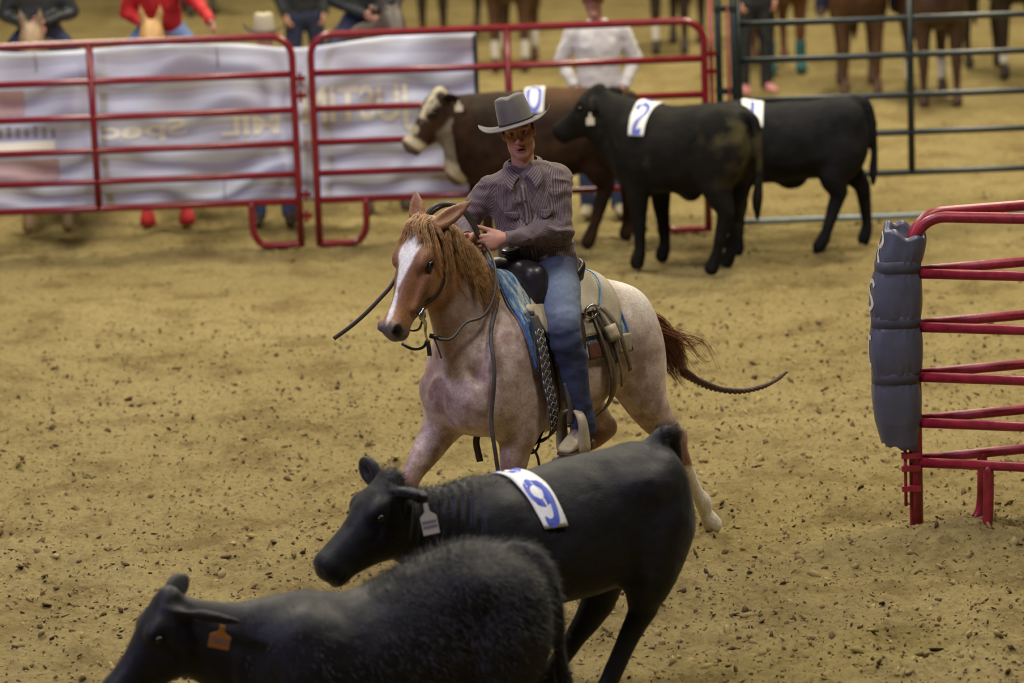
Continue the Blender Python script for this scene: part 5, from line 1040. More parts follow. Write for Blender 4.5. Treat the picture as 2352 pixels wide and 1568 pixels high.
def hand(s, wr, fwd, back, up, L=1.0, thumb=None):
    """palm and five fingers closed round the reins; fwd towards the knuckles, back = back of the hand, up towards the thumb"""
    fwd, back, up = (np.array(v, float)/np.linalg.norm(v) for v in (fwd, back, up)); q = lambda a, b, c, r: (*(wr+fwd*a*L+back*b*L+up*c*L), r*L)
    s.chain([q(-0.02, 0, 0, 0.026), q(0.02, 0, 0, 0.027)], k=0.015); R = np.stack([fwd, back, up], 1)
    s.ell(wr+fwd*0.058*L, (0.052*L, 0.020*L, 0.044*L), R, k=0.02)
    for i, (c, ln) in enumerate(((0.032, 1.0), (0.011, 1.08), (-0.011, 1.0), (-0.031, 0.82))):
        s.chain([q(0.075, 0.004, c*0.9, 0.0115), q(0.100, 0.005, c, 0.0115)], k=0.008)
        s.chain([q(0.100, 0.005, c, 0.0115), q(0.100+0.030*ln, -0.012, c*1.02, 0.0098)], k=0.004)
        s.chain([q(0.100+0.030*ln, -0.012, c*1.02, 0.0098), q(0.100+0.022*ln, -0.036*ln, c, 0.009), q(0.088, -0.047, c*0.95, 0.008)], k=0.003)
    th = thumb if thumb is not None else [q(0.02, -0.005, 0.028, 0.016), q(0.055, -0.012, 0.052, 0.0125), q(0.092, -0.010, 0.074, 0.0110), q(0.120, -0.008, 0.086, 0.0090)]
    s.chain(th, k=0.010)
def face(s):
    s.frame(HR, HT)
    s.ell((-0.012, 0, 0.035), (0.096, 0.074, 0.10), k=0.02); s.ell((0.018, 0, -0.045), (0.072, 0.060, 0.085), k=0.03)
    s.ell((0.06, 0, -0.112), (0.030, 0.030, 0.022), k=0.03)
    for sg in (-1, 1):
        s.ell((-0.002, 0.046*sg, -0.075), (0.045, 0.020, 0.035), k=0.03); s.ell((0.052, 0.042*sg, -0.022), (0.030, 0.024, 0.022), k=0.025)
        s.ell((0.078, 0.030*sg, 0.030), (0.018, 0.034, 0.013), k=0.018); s.ell((0.097, 0.033*sg, 0.006), (0.020, 0.020, 0.012), k=0.012, cut=True)
        s.ell((-0.004, 0.078*sg, -0.004), (0.026, 0.011, 0.034), rotm(0.25*sg), k=0.008); s.ell((0.006, 0.088*sg, -0.002), (0.013, 0.007, 0.018), k=0.005, cut=True)
        s.ell((0.098, 0.0135*sg, -0.036), (0.014, 0.010, 0.010), k=0.008)
    s.chain([(0.082, 0, 0.024, 0.010), (0.102, 0, -0.008, 0.0105), (0.113, 0, -0.032, 0.0125)], k=0.012)
    s.ell((0.084, 0, -0.068), (0.018, 0.028, 0.008), k=0.008); s.ell((0.081, 0, -0.087), (0.017, 0.024, 0.008), k=0.008)
    s.ell((0.098, 0.004, -0.078), (0.016, 0.020, 0.0055), k=0.004, cut=True)
    s.frame()
s = Solid((-0.62, -0.56, 0.70), (0.34, 0.60, 2.46), 0.0062)
face(s)
s.chain([(*fc((-0.03, 0, -0.07)), 0.056), (*(NECK+AX*-0.01), 0.060), (*tor(0.46, 0, 0), 0.065)], k=0.025)
s.frame(TR_, PEL); s.loft([(-0.05, 0.08, -0.09, 0.14), (0.1, 0.09, -0.095, 0.14), (0.3, 0.09, -0.09, 0.15), (0.42, 0.06, -0.08, 0.14), (0.50, 0.045, -0.05, 0.08)], k=0.04); s.frame()
LHAND_F, LHAND_B, LHAND_U = (0.78, -0.50, -0.12), (0.60, 0.72, 0.22), (0.16, -0.28, 0.95)
for SH, EL, WR in ((SHL, ELL, WRL), (SHR, ELR, WRR)): s.chain([(*(SH*0.8+EL*0.2), 0.040), (*EL, 0.034), (*WR, 0.026)], k=0.03)
hand(s, WRL, LHAND_F, LHAND_B, LHAND_U, 1.10)
hand(s, WRR, (0.55, 0.55, -0.2), (0.5, -0.6, 0.5), (0.4, 0.2, 0.9), 0.95)
KNL, KNR, ANL, ANR = np.array([-0.095, 0.365, 1.285]), np.array([0.06, -0.36, 1.50]), np.array([-0.155, 0.405, 0.885]), np.array([-0.09, -0.405, 0.885])
for sg, KN, AN in ((1, KNL, ANL), (-1, KNR, ANR)):
    s.chain([(-0.27, 0.10*sg, 1.58, 0.07), (*KN, 0.045), (*AN, 0.032), (*(AN+np.array([-0.01, 0, -0.09])), 0.028)], k=0.04)
BV, BF = s.mesh(1)
def skin_cols(V):
    L = (V-HT)@HR; n = fbm(V*20, 2); c = np.tile([(0.52, 0.26, 0.19)], (len(V), 1))+0.04*n[:, None]
    hf = np.linalg.norm(L, axis=1) < 0.2
    red = hf*sstep(0.05, 0.0, np.minimum(np.linalg.norm(L-np.array([0.06, 0.045, -0.03]), axis=1), np.linalg.norm(L-np.array([0.06, -0.045, -0.03]), axis=1)))
    c = c*(1-0.35*red[:, None])+0.35*red[:, None]*np.array([(0.56, 0.20, 0.16)])
    lip = hf*(np.abs(L[:, 2]+0.077) < 0.0165)*(np.abs(L[:, 1]) < 0.026)*(L[:, 0] > 0.072); c[lip > 0] = (0.42, 0.14, 0.12)
    mo = hf*(np.abs(L[:, 2]+0.078) < 0.005)*(np.abs(L[:, 1]-0.004) < 0.019)*(L[:, 0] > 0.07); c[mo > 0] = (0.03, 0.01, 0.01)
    hair = hf*((L[:, 0] < 0.02)*(L[:, 2] > -0.055)*(np.abs(L[:, 1]) > 0.055)*(np.abs(L[:, 1]) < 0.082)*(L[:, 2] > 0.0)+(L[:, 0] < -0.04)*(L[:, 2] > -0.06)); c[hair > 0] = (0.11, 0.05, 0.025)
    return np.clip(c, 0, 1)
rid.add('body', (BV, BF), M_SKIN, cols=skin_cols(BV))
M_WHITEEYE = mat('eye_white', (0.38, 0.34, 0.31), 0.25); M_BROW = mat('brow_hair', (0.16, 0.075, 0.035), 0.8)
for sg in (-1, 1):
    V, F = ball((0, 0, 0), (0.0125, 0.0125, 0.0095), 14, 10); e_ = rid.add('eye', (V@HR.T+fc((0.0765, 0.033*sg, 0.006)), F), M_WHITEEYE)
    V, F = ball((0, 0, 0), (0.004, 0.0062, 0.0062), 12, 8); rid.add('iris', (V@HR.T+fc((0.0872, 0.0315*sg, 0.0055)), F), M_EYE, parent=e_)
    P = spline(np.array([fc((0.092, 0.014*sg, 0.026)), fc((0.091, 0.034*sg, 0.031)), fc((0.078, 0.053*sg, 0.025))]), 5); rid.add('eyebrow', tube_geo(P, np.interp(np.arange(len(P)), [0, 5, len(P)-1], [0.0028, 0.0032, 0.0015]), 6, flat=0.7), M_BROW)
    P = spline(np.array([fc((0.089, 0.019*sg, 0.009)), fc((0.0915, 0.033*sg, 0.0145)), fc((0.081, 0.048*sg, 0.008))]), 5); rid.add('eyelid', tube_geo(P, 0.0024, 6), mat('lid_skin', (0.34, 0.16, 0.11), 0.6) if sg < 0 else bpy.data.materials['lid_skin'])
rf, rb, ru = (np.array(v)/np.linalg.norm(v) for v in (LHAND_F, LHAND_B, LHAND_U)); rc = WRL+rf*0.124-rb*0.002+ru*(-0.012)
V, F = tube_geo(np.array([rc+0.0128*(math.cos(a)*ru+math.sin(a)*rb) for a in np.linspace(0, 2*PI, 17)]), 0.003, 6); rid.add('ring', (V, F), M_FORK, label='dark finger ring')
# shirt
s = Solid((-0.62, -0.42, 1.50), (0.26, 0.40, 2.22), 0.0068)
s.frame(TR_, PEL)
s.loft([(-0.045, 0.10, -0.115, 0.185), (0.0, 0.115, -0.125, 0.205), (0.07, 0.125, -0.13, 0.205), (0.16, 0.12, -0.13, 0.196), (0.27, 0.13, -0.13, 0.192), (0.36, 0.128, -0.13, 0.195), (0.44, 0.110, -0.12, 0.190), (0.49, 0.090, -0.10, 0.165), (0.525, 0.070, -0.085, 0.125), (0.555, 0.058, -0.07, 0.085)], p=2.3)
s.frame()
def arm(SH, EL, WR, k=0.065):
    d = (WR-EL)/np.linalg.norm(WR-EL); e = WR-d*0.012; m1 = (SH+EL)/2
    s.chain([(*SH, 0.064), (*(SH*0.6+EL*0.4), 0.066), (*(SH*0.2+EL*0.8), 0.062), (*EL, 0.060), (*(EL*0.65+WR*0.35), 0.057), (*(EL*0.25+WR*0.75), 0.044), (*e, 0.041)], k=k)
arm(SHL, ELL, WRL); arm(SHR, ELR, WRR)
for WR, EL in ((WRL, ELL), (WRR, ELR)):
    d = (WR-EL)/np.linalg.norm(WR-EL); s.ell(WR+d*0.045, 0.055, k=0.0, cut=True); s.ell(WR+d*0.02, 0.034, k=0.004, cut=True)
s.chain([(*tor(0.50, 0, 0.0), 0.058), (*(NECK+AX*0.04), 0.062)], k=0.006, cut=True)
SV, SF = s.mesh(1); SN = vnormals(SV, SF)
T_ = (SV-PEL)@TR_
def along(V, A, B): t = np.clip(((V-A)@(B-A))/((B-A)@(B-A)), 0, 1); return t, np.linalg.norm(V-A-t[:, None]*(B-A), axis=1)
tu, du = along(SV, SHL, ELL); tf, df = along(SV, ELL, WRL); tu2, du2 = along(SV, SHR, ELR); tf2, df2 = along(SV, ELR, WRR)
wp = SV*np.array([6.5, 6.5, 8.5])+0.55*np.stack([fbm(SV*5+k*11, 2) for k in range(3)], 1)
ru_ = 1-np.abs(fbm(wp, 3, 0.45)); fold = 0.017*(np.clip(ru_, 0.3, 1)**2-0.55)
armw = np.maximum(sstep(0.115, 0.08, np.minimum(du, df)), sstep(0.115, 0.08, np.minimum(du2, df2)))
cre = 0.0022*np.sin(np.where(du < df, tu, 1+tf)*21+7*fbm(SV*7, 2))*sstep(0.11, 0.07, np.minimum(du, df))+0.0022*np.sin(np.where(du2 < df2, tu2, 1+tf2)*21+7*fbm(SV*7, 2))*sstep(0.11, 0.07, np.minimum(du2, df2))
hem = 0.008*np.sin(T_[:, 1]*60+T_[:, 2]*40)*sstep(0.16, 0.0, T_[:, 0])
SV = SV+SN*(fold+cre+hem*(1-armw))[:, None]
stripe = np.where(armw > 0.5, 0, 1)
ang_t = np.arctan2(T_[:, 1], T_[:, 2]+0.02)*0.16
def arm_u(V, A, B):
    ax = (B-A)/np.linalg.norm(B-A); r = V-A; r = r-ax*(r@ax)[:, None]; u1 = np.cross(ax, [0.3, 0.5, 0.8]); u1 /= np.linalg.norm(u1); u2 = np.cross(ax, u1); return np.arctan2(r@u2, r@u1)*0.055
us = np.select([(armw > 0.5) & (np.minimum(du, df) < np.minimum(du2, df2)) & (du < df), (armw > 0.5) & (np.minimum(du, df) < np.minimum(du2, df2)), (armw > 0.5) & (du2 < df2), armw > 0.5], [arm_u(SV, SHL, ELL), arm_u(SV, ELL, WRL), arm_u(SV, SHR, ELR), arm_u(SV, ELR, WRR)], ang_t)
M_SHIRT = shirt_material(); cols = np.zeros((len(SV), 3)); cols[:, 0] = us+2.0
rid.add('shirt', (SV, SF), M_SHIRT, cols=cols, label='brown and violet pinstriped western shirt')
STREE = bvh(SV, SF)
def shirt_ribbon(name, pts, w, th, off, n=6, m=None):
    Q, N = snap(STREE, spline(np.array(pts, float), n), off); 
    for _ in range(2): Q[1:-1] = (Q[:-2]+2*Q[1:-1]+Q[2:])/4
    V, F = ribbon_geo(Q, N, w, th); c = np.zeros((len(V), 3)); c[:, 0] = 2.0+np.tile([0, 0.012, 0.012, 0], len(Q)); return rid.add(name, (V, F), m or M_SHIRT, cols=c)
shirt_ribbon('placket', [tor(u, 0.0, 0.14) for u in np.linspace(0.0, 0.47, 8)], 0.034, 0.003, 0.003, 3)
for u in np.arange(0.04, 0.46, 0.085):
    Q, N = snap(STREE, [tor(u, 0, 0.15)], 0.007); V, F = ball(Q[0], (0.0055,)*3, 8, 6); rid.add('snap_button', (V, F), M_FORK)
for sg in (-1, 1):                                                           # pointed pocket flaps
    a = [[tor(0.325-0.045*j/3*(1-abs(i/5*2-1)*0.45), (0.055+0.085*i/5)*sg, 0.16) for j in range(4)] for i in range(6)]; P = np.array(a); Q, N = snap(STREE, P.reshape(-1, 3), 0.004); Q = Q.reshape(P.shape); N = N.reshape(P.shape)
    V, F = grid_sheet(Q, N, 0.003); c = np.zeros((len(V), 3)); c[:, 0] = 2.0+np.tile(np.repeat(np.linspace(0, 0.085, 6), 4), 2); rid.add('pocket_flap', (V, F), M_SHIRT, cols=c)
    # collar wing: stands round the neck, folds over and ends in a point
    rim = [tor(0.50, 0.010*sg, 0.092), tor(0.527, 0.045*sg, 0.070), tor(0.556, 0.074*sg, 0.012), tor(0.566, 0.062*sg, -0.045), tor(0.568, 0.0, -0.075)]
    fall = [tor(0.425, 0.062*sg, 0.142), tor(0.462, 0.092*sg, 0.112), tor(0.512, 0.108*sg, 0.018), tor(0.528, 0.085*sg, -0.075), tor(0.530, 0.0, -0.108)]
    rim, fall = spline(np.array(rim), 4), spline(np.array(fall), 4)
    P = np.array([[a*(1-q)+b*q+(AX*0.010+LF*sg*0.006)*math.sin(q*PI) for q in np.linspace(0, 1, 6)] for a, b in zip(rim, fall)]); N = np.cross(np.gradient(P, axis=0), np.gradient(P, axis=1)); N /= np.linalg.norm(N, axis=2, keepdims=True)+1e-9
    if (N.reshape(-1, 3)@AX).mean() < 0: N = -N
    V, F = grid_sheet(P, N, 0.004); c = np.zeros((len(V), 3)); c[:, 0] = 2.0+np.tile(np.tile(np.linspace(0, 0.05, 6), len(rim)), 2); rid.add('collar', (V, F), M_SHIRT, cols=c)
# jeans
M_DENIM = mat('denim', (0.05, 0.08, 0.2), rough=0.85, var=0.16, scale=45, bump=0.2, bscale=160, attr=True)
s = Solid((-0.62, -0.56, 0.76), (0.22, 0.60, 1.72), 0.009)
s.frame(TR_, PEL); s.loft([(-0.09, 0.10, -0.13, 0.16), (-0.05, 0.115, -0.14, 0.185), (0.0, 0.115, -0.135, 0.195), (0.03, 0.112, -0.13, 0.19)], k=0.03, p=2.4); s.frame()
for sg, KN, AN in ((1, KNL, ANL), (-1, KNR, ANR)):
    s.chain([(-0.275, 0.10*sg, 1.565, 0.115), (-0.225, 0.19*sg, 1.50, 0.112), (*(0.55*KN+0.45*np.array([-0.225, 0.19*sg, 1.50])), 0.096), (*KN, 0.080), (*(KN*0.7+AN*0.3+np.array([-0.015, 0, 0])), 0.076), (*(KN*0.3+AN*0.7), 0.066), (*(AN+np.array([-0.005, 0, -0.03])), 0.064), (*(AN+np.array([-0.008, 0, -0.075])), 0.066)], k=0.05, n=4)
    s.half  # (hems stay open below the boots)
JV, JF = s.mesh(1); JN = vnormals(JV, JF); kd = np.minimum(np.linalg.norm(JV-KNL, axis=1), np.linalg.norm(JV-KNR, axis=1))
rj = 1-np.abs(fbm(JV*np.array([9, 9, 13])+0.4, 2)); JV = JV+JN*(0.009*(rj-0.6)*(0.4+sstep(0.30, 0.10, kd)+0.8*sstep(1.05, 0.92, JV[:, 2]))+0.004*np.sin(JV[:, 2]*70+3*fbm(JV*6, 2))*sstep(0.25, 0.1, kd)*(JV[:, 2] < 1.33))[:, None]
tt, dd = along(JV, np.array([-0.27, 0.10, 1.57]), KNL); tt2, dd2 = along(JV, np.array([-0.27, -0.10, 1.57]), KNR)
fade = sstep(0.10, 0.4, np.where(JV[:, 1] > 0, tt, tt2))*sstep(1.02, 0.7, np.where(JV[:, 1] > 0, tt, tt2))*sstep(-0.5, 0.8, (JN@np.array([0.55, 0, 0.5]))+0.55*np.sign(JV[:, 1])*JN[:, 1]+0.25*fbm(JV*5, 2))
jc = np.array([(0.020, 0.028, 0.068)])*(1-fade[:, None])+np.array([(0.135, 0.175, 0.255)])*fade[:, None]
seam = np.exp(-((np.abs(JV[:, 1])-0.0)/0.004)**2)
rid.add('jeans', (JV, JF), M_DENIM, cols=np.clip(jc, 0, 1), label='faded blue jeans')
P = [tor(0.022, 0.20*math.sin(a), -0.012+0.128*math.cos(a)) for a in np.linspace(0, 2*PI, 41)]; V, F = ribbon_geo(P, np.array(P)-tor(0.02, 0, 0), 0.036, 0.006); rid.add('belt', (V, F), M_FORK)
for a in (-1.35, -0.5, 0.5, 1.35): c = tor(0.02, 0.2*math.sin(a), -0.012+0.135*math.cos(a)); mb = MB(); mb.box((0, 0, 0), (0.012, 0.012, 0.055)); rid.add('belt_loop', (np.array(mb.V)+c, mb.F), bpy.data.materials['denim'], False, cols=np.tile([(0.02, 0.03, 0.09)], (8, 1)))
# boots
M_BOOT = mat('boot_leather', (0.33, 0.27, 0.165), rough=0.55, var=0.22, scale=14, attr=True, bump=0.1, bscale=70); M_SOLE = mat('boot_sole', (0.06, 0.03, 0.018), 0.6, var=0.2)
for sg, AN in ((1, ANL), (-1, ANR)):
    yaw = math.radians(16)*sg; Rb = rotm(yaw, math.radians(6)); Tb = AN+np.array([0.0, 0.0, -0.155])
    s = Solid(AN+np.array([-0.20, -0.20, -0.26]), AN+np.array([0.30, 0.20, 0.08]), 0.006); s.frame(Rb, Tb)
    s.loft([(-0.075, 0.06, 0.012, 0.022), (-0.055, 0.085, 0.008, 0.034), (0.0, 0.12, 0.008, 0.042), (0.05, 0.095, 0.008, 0.046), (0.11, 0.068, 0.008, 0.050), (0.155, 0.052, 0.008, 0.048), (0.18, 0.04, 0.01, 0.040), (0.187, 0.03, 0.014, 0.03)], p=2.8)
    s.chain([(-0.02, 0, 0.08, 0.046), (-0.025, 0, 0.20, 0.05)], k=0.03); s.frame()
    V, F = s.mesh(1); L = (V-Tb)@Rb; c = lerp3((0.075, 0.05, 0.032), (0.36, 0.30, 0.19), sstep(0.03, 0.075, L[:, 0]-0.25*(L[:, 2]-0.06)+0.008*fbm(V*20, 2)))
    bt = rid.add('boot', (V, F), M_BOOT, cols=c, label='tan square toed cowboy boot')
    s = Solid(AN+np.array([-0.20, -0.20, -0.26]), AN+np.array([0.30, 0.20, 0.08]), 0.006); s.frame(Rb, Tb)
    s.loft([(-0.08, 0.006, -0.035, 0.03), (-0.05, 0.010, -0.038, 0.038), (-0.02, 0.010, -0.036, 0.038), (-0.012, 0.010, -0.006, 0.036), (0.05, 0.012, -0.004, 0.046), (0.12, 0.014, -0.004, 0.056), (0.17, 0.014, -0.002, 0.052), (0.195, 0.014, 0.0, 0.038)], p=4.0); s.frame()
    rid.add('sole', s.mesh(1), M_SOLE, parent=bt)
    V, F = tube_geo(np.array([Tb+Rb@np.array((-0.01-0.075*math.cos(a), 0.055*math.sin(a), 0.055)) for a in np.linspace(-1.4, 1.4, 13)]), 0.005, 6); rid.add('spur', (V, F), M_SILVER)
# hat
M_FELT = mat('grey_felt', (0.115, 0.105, 0.097), rough=0.85, var=0.10, scale=14, sheen=0.2); M_BAND = mat('hat_band', (0.045, 0.04, 0.038), 0.7)
HatR = rotm(math.radians(43), math.radians(-2), 0.265); HatT = fc((-0.006, -0.002, 0.046))
def hat_pt(p): return HatR@np.asarray(p, float)+HatT
def hat_geo(pt, nth=72, nr=9, nc=22, wide=0.130, curl=0.040, cx=0.108, cy=0.090, ch=0.136):
    """brim with rolled sides and a creased crown; returns brim, crown and band shapes"""
    def brim(th, t):
        a, b = cx+0.075*t, cy-0.002+wide*t; x, y = a*math.cos(th), b*math.sin(th); s2 = abs(math.sin(th))
        z = curl*(t**2.0)*s2**4.5-0.010*t*max(0, math.cos(th))-0.012*t*max(0, -math.cos(th))-0.045*t*(1-t)*s2
        y *= 1-0.12*t*t*s2**2.2; return np.array((x, y, z))
    V = []; F = []
    for side in (0, 1):
        for r in range(nr):
            for i in range(nth): p = brim(2*PI*i/nth, r/(nr-1)); p[2] += 0.004*side; V.append(pt(p))
    o2 = nr*nth
    for r in range(nr-1):
        for i in range(nth):
            q = (r*nth+i, (r+1)*nth+i, (r+1)*nth+(i+1) % nth, r*nth+(i+1) % nth); F.append(q[::-1]); F.append(tuple(k+o2 for k in q))
    for i in range(nth): a, b = (nr-1)*nth+i, (nr-1)*nth+(i+1) % nth; F.append((b, a, a+o2, b+o2))
    CV = []; CF = []
    for r in range(nc+1):
        t = r/nc
        for i in range(nth):
            th = 2*PI*i/nth; c_, s_ = math.cos(th), math.sin(th)
            if t < 0.72: u = t/0.72; k = 1-0.16*u**1.6; z = ch*u**0.9
            else: u = (t-0.72)/0.28; k = 0.84*(1-u)**0.62 if u < 1 else 0.0; z = ch+0.014*math.sin(u*PI/2)
            x, y = cx*k*c_, cy*k*s_
            if t > 0.45:
                w = float(sstep(0.45, 0.85, np.array([t]))[0])
                z += 0.016*w*(c_*0.25-0.1); z -= 0.014*w*math.exp(-(y/0.026)**2); y *= 1-0.24*w*max(0, c_)**2
            CV.append(pt((x, y, z+0.002)))
    for r in range(nc):
        for i in range(nth): CF.append((r*nth+i, r*nth+(i+1) % nth, (r+1)*nth+(i+1) % nth, (r+1)*nth+i))
    BV_ = []; BF_ = []
    for z, k in ((0.004, 1.01), (0.004, 1.022), (0.018, 1.016), (0.018, 1.0)):
        for i in range(nth): th = 2*PI*i/nth; BV_.append(pt((cx*k*math.cos(th), cy*k*math.sin(th), z)))
    for r in range(3):
        for i in range(nth): BF_.append((r*nth+i, r*nth+(i+1) % nth, (r+1)*nth+(i+1) % nth, (r+1)*nth+i))
    return (V, F), (CV, CF), (BV_, BF_)
bm_, cr_, bd_ = hat_geo(hat_pt)
hat = rid.add('hat', bm_, M_FELT, label='grey felt cowboy hat with curled brim')
rid.add('crown', cr_, M_FELT, parent=hat); rid.add('hat_band', bd_, M_BAND, parent=hat)
# ------------------------------------------------------------------ people and horses waiting behind the fence
def plain_skin(): return bpy.data.materials.get('plain_skin') or mat('plain_skin', (0.50, 0.25, 0.19), 0.55, var=0.06, scale=20)
def make_person(label, loc, rz, J, shirt, trousers, hatm=None, boots=None, h=0.016, group=None, belt=None, collar=None):
    """J: joints in the person's frame (x forward, y left, z up)"""
    o = thing('person', label, 'person', loc, rz, group); g = {k: np.array(v, float) for k, v in J.items()}
    A = np.array(list(g.values())); lo, hi = A.min(0)-0.26, A.max(0)+0.30
    head, neck, pel = g['head'], g['neck'], g['pelvis']; yaw = J.get('yaw', (0,))[0] if False else 0.0
    s = Solid(lo, hi, h*0.8)
    s.ell(head+(-0.01, 0, 0.035), (0.098, 0.078, 0.105), k=0.02); s.ell(head+(0.02, 0, -0.045), (0.075, 0.062, 0.085), k=0.03); s.ell(head+(0.065, 0, -0.112), (0.03, 0.03, 0.022), k=0.03)
    s.chain([(*(head+(0.09, 0, 0.02)), 0.011), (*(head+(0.115, 0, -0.03)), 0.015)], k=0.015)
    for sg in (-1, 1): s.ell(head+(-0.005, 0.08*sg, -0.005), (0.028, 0.013, 0.034), k=0.01); s.ell(head+(0.10, 0.034*sg, 0.006), (0.02, 0.02, 0.012), k=0.012, cut=True)
    s.chain([(*(head+(-0.02, 0, -0.07)), 0.058), (*neck, 0.062), (*(neck*0.7+pel*0.3), 0.10), (*pel, 0.11)], k=0.03)
    for a in 'lr':
        if 'sh'+a not in g: continue
        s.chain([(*g['sh'+a], 0.05), (*g['el'+a], 0.038), (*g['wr'+a], 0.027)], k=0.02); d = g['wr'+a]-g['el'+a]; d /= np.linalg.norm(d); w = g['wr'+a]
        up = np.cross(d, [0, 1.0 if a == 'l' else -1.0, 0.2]); up /= np.linalg.norm(up)+1e-9; sd = np.cross(d, up)
        s.ell(w+d*0.05, (0.05, 0.042, 0.024), np.stack([d, up, sd], 1), k=0.02)
        for i in range(4): b = w+d*0.085+up*(0.03-0.02*i); s.chain([(*b, 0.012), (*(b+d*0.03+sd*0.01), 0.0115), (*(b+d*0.035+sd*0.035), 0.010)], k=0.006)
        s.chain([(*(w+d*0.02+up*0.03), 0.015), (*(w+d*0.06+up*0.06), 0.012), (*(w+d*0.09+up*0.06), 0.011)], k=0.01)
        if 'kn'+a in g: s.chain([(*g['hip'+a], 0.07), (*g['kn'+a], 0.05), (*g['an'+a], 0.035)], k=0.03)
    V, F = s.mesh(1); mesh_obj('body', V, F, plain_skin(), o)
    s = Solid(lo, hi, h); ax = (neck-pel); L = np.linalg.norm(ax); ax /= L; lf = g['shl']-g['shr']; lf -= ax*(lf@ax); lf /= np.linalg.norm(lf); fw = np.cross(lf, ax)
    s.frame(np.stack([ax, -lf, fw], 1), pel)
    s.loft([(-0.06, 0.11, -0.12, 0.17), (0.0, 0.12, -0.125, 0.18), (L*0.35, 0.13, -0.125, 0.18), (L*0.65, 0.135, -0.13, 0.195), (L*0.82, 0.105, -0.115, 0.19), (L*0.92, 0.08, -0.09, 0.14), (L*1.02, 0.06, -0.07, 0.08)], p=2.3); s.frame()
    for a in 'lr':
        d = g['wr'+a]-g['el'+a]; d /= np.linalg.norm(d); s.chain([(*g['sh'+a], 0.075), (*(0.5*g['sh'+a]+0.5*g['el'+a]), 0.068), (*g['el'+a], 0.058), (*(g['wr'+a]-d*0.01), 0.044)], k=0.035); s.ell(g['wr'+a]+d*0.045, 0.052, k=0, cut=True)
    V, F = s.mesh(1); N = vnormals(V, F); V = V+N*(0.012*(0.4-np.abs(fbm(V*9+loc[0], 2))))[:, None]; mesh_obj('shirt', V, F, shirt, o)
    if 'knl' in g:
        s = Solid(lo, hi, h); s.ell(pel+(0, 0, -0.05), (0.13, 0.18, 0.13), k=0.03)
        for a in 'lr':
            hp, kn, an = g['hip'+a], g['kn'+a], g['an'+a]; s.chain([(*hp, 0.11), (*(0.5*hp+0.5*kn), 0.095), (*kn, 0.076), (*(0.4*kn+0.6*an), 0.068), (*(an+(0, 0, -0.03)), 0.066)], k=0.04)
        V, F = s.mesh(1); N = vnormals(V, F); V = V+N*(0.010*(0.4-np.abs(fbm(V*8+3, 2))))[:, None]; mesh_obj('trousers', V, F, trousers, o)
        for a in 'lr':
            an = g['an'+a]; f = (an-g['kn'+a])*0+np.array([1.0, 0.12 if a == 'l' else -0.12, 0]); f /= np.linalg.norm(f); sd = np.array([-f[1], f[0], 0]); s = Solid(an+np.array([-0.2, -0.2, -0.16]), an+np.array([0.3, 0.2, 0.1]), 0.012); s.frame(np.stack([f, sd, [0, 0, 1]], 1), an+np.array([0, 0, -0.095]))
            s.loft([(-0.08, 0.06, -0.0, 0.03), (-0.04, 0.10, 0.0, 0.042), (0.03, 0.11, 0.0, 0.045), (0.10, 0.07, 0.0, 0.05), (0.17, 0.05, 0.0, 0.045), (0.20, 0.035, 0.005, 0.03)], p=2.8); s.chain([(-0.01, 0, 0.08, 0.045), (-0.01, 0, 0.14, 0.048)], k=0.03); V, F = s.mesh(1); mesh_obj('boot', V, F, boots or M_LEATHER, o)
    if hatm is not None:
        b_, c_, d_ = hat_geo(lambda p: np.asarray(p)+head+np.array((-0.005, 0, 0.05)), 40, 6, 12, wide=0.11, curl=0.06); hb = mesh_obj('hat', b_[0], b_[1], hatm[0], o); mesh_obj('crown', c_[0], c_[1], hatm[1], hb)
    return o
STAND = dict(head=(0.04, 0, 1.66), neck=(0.0, 0, 1.50), pelvis=(0, 0, 1.0), shl=(0, 0.18, 1.42), shr=(0, -0.18, 1.42), ell=(-0.02, 0.26, 1.16), elr=(-0.02, -0.26, 1.16), wrl=(0.10, 0.20, 0.96), wrr=(0.10, -0.20, 0.96),
             hipl=(0, 0.10, 0.94), hipr=(0, -0.10, 0.94), knl=(0.03, 0.12, 0.52), knr=(0.03, -0.12, 0.52), anl=(0, 0.13, 0.11), anr=(0, -0.13, 0.11))
SEATED = dict(head=(0.06, 0, 0.74), neck=(0.03, 0, 0.57), pelvis=(0, 0, 0.09), shl=(0.03, 0.18, 0.48), shr=(0.03, -0.18, 0.48), ell=(0.02, 0.29, 0.25), elr=(0.02, -0.29, 0.25), wrl=(0.20, 0.07, 0.22), wrr=(0.19, -0.06, 0.17),
              hipl=(-0.01, 0.11, 0.06), hipr=(-0.01, -0.11, 0.06), knl=(0.20, 0.36, -0.22), knr=(0.20, -0.36, -0.22), anl=(0.12, 0.38, -0.62), anr=(0.12, -0.38, -0.62))
M_WSHIRT = mat('white_shirt', (0.60, 0.58, 0.60), 0.8, var=0.06, scale=12); M_BLACKCLOTH = mat('black_cloth', (0.010, 0.012, 0.016), 0.75, var=0.3); M_BLACKLEATHER = mat('black_leather', (0.03, 0.034, 0.036), 0.38, var=0.3, scale=8)
M_REDSHIRT = mat('red_shirt', (0.42, 0.008, 0.012), 0.75, var=0.12, scale=8); M_BLUEJ = mat('blue_jeans', (0.035, 0.055, 0.15), 0.85, var=0.25, scale=12); M_PALEJ = mat('pale_jeans', (0.12, 0.19, 0.38), 0.85, var=0.3, scale=10); M_NAVYJ = mat('navy_jeans', (0.014, 0.020, 0.055), 0.85, var=0.2)
M_CREAMFELT = mat('cream_felt', (0.46, 0.41, 0.30), 0.85); M_BROWNFELT = mat('brown_felt', (0.05, 0.033, 0.022), 0.85); M_TANFELT = mat('tan_felt', (0.13, 0.09, 0.06), 0.85)
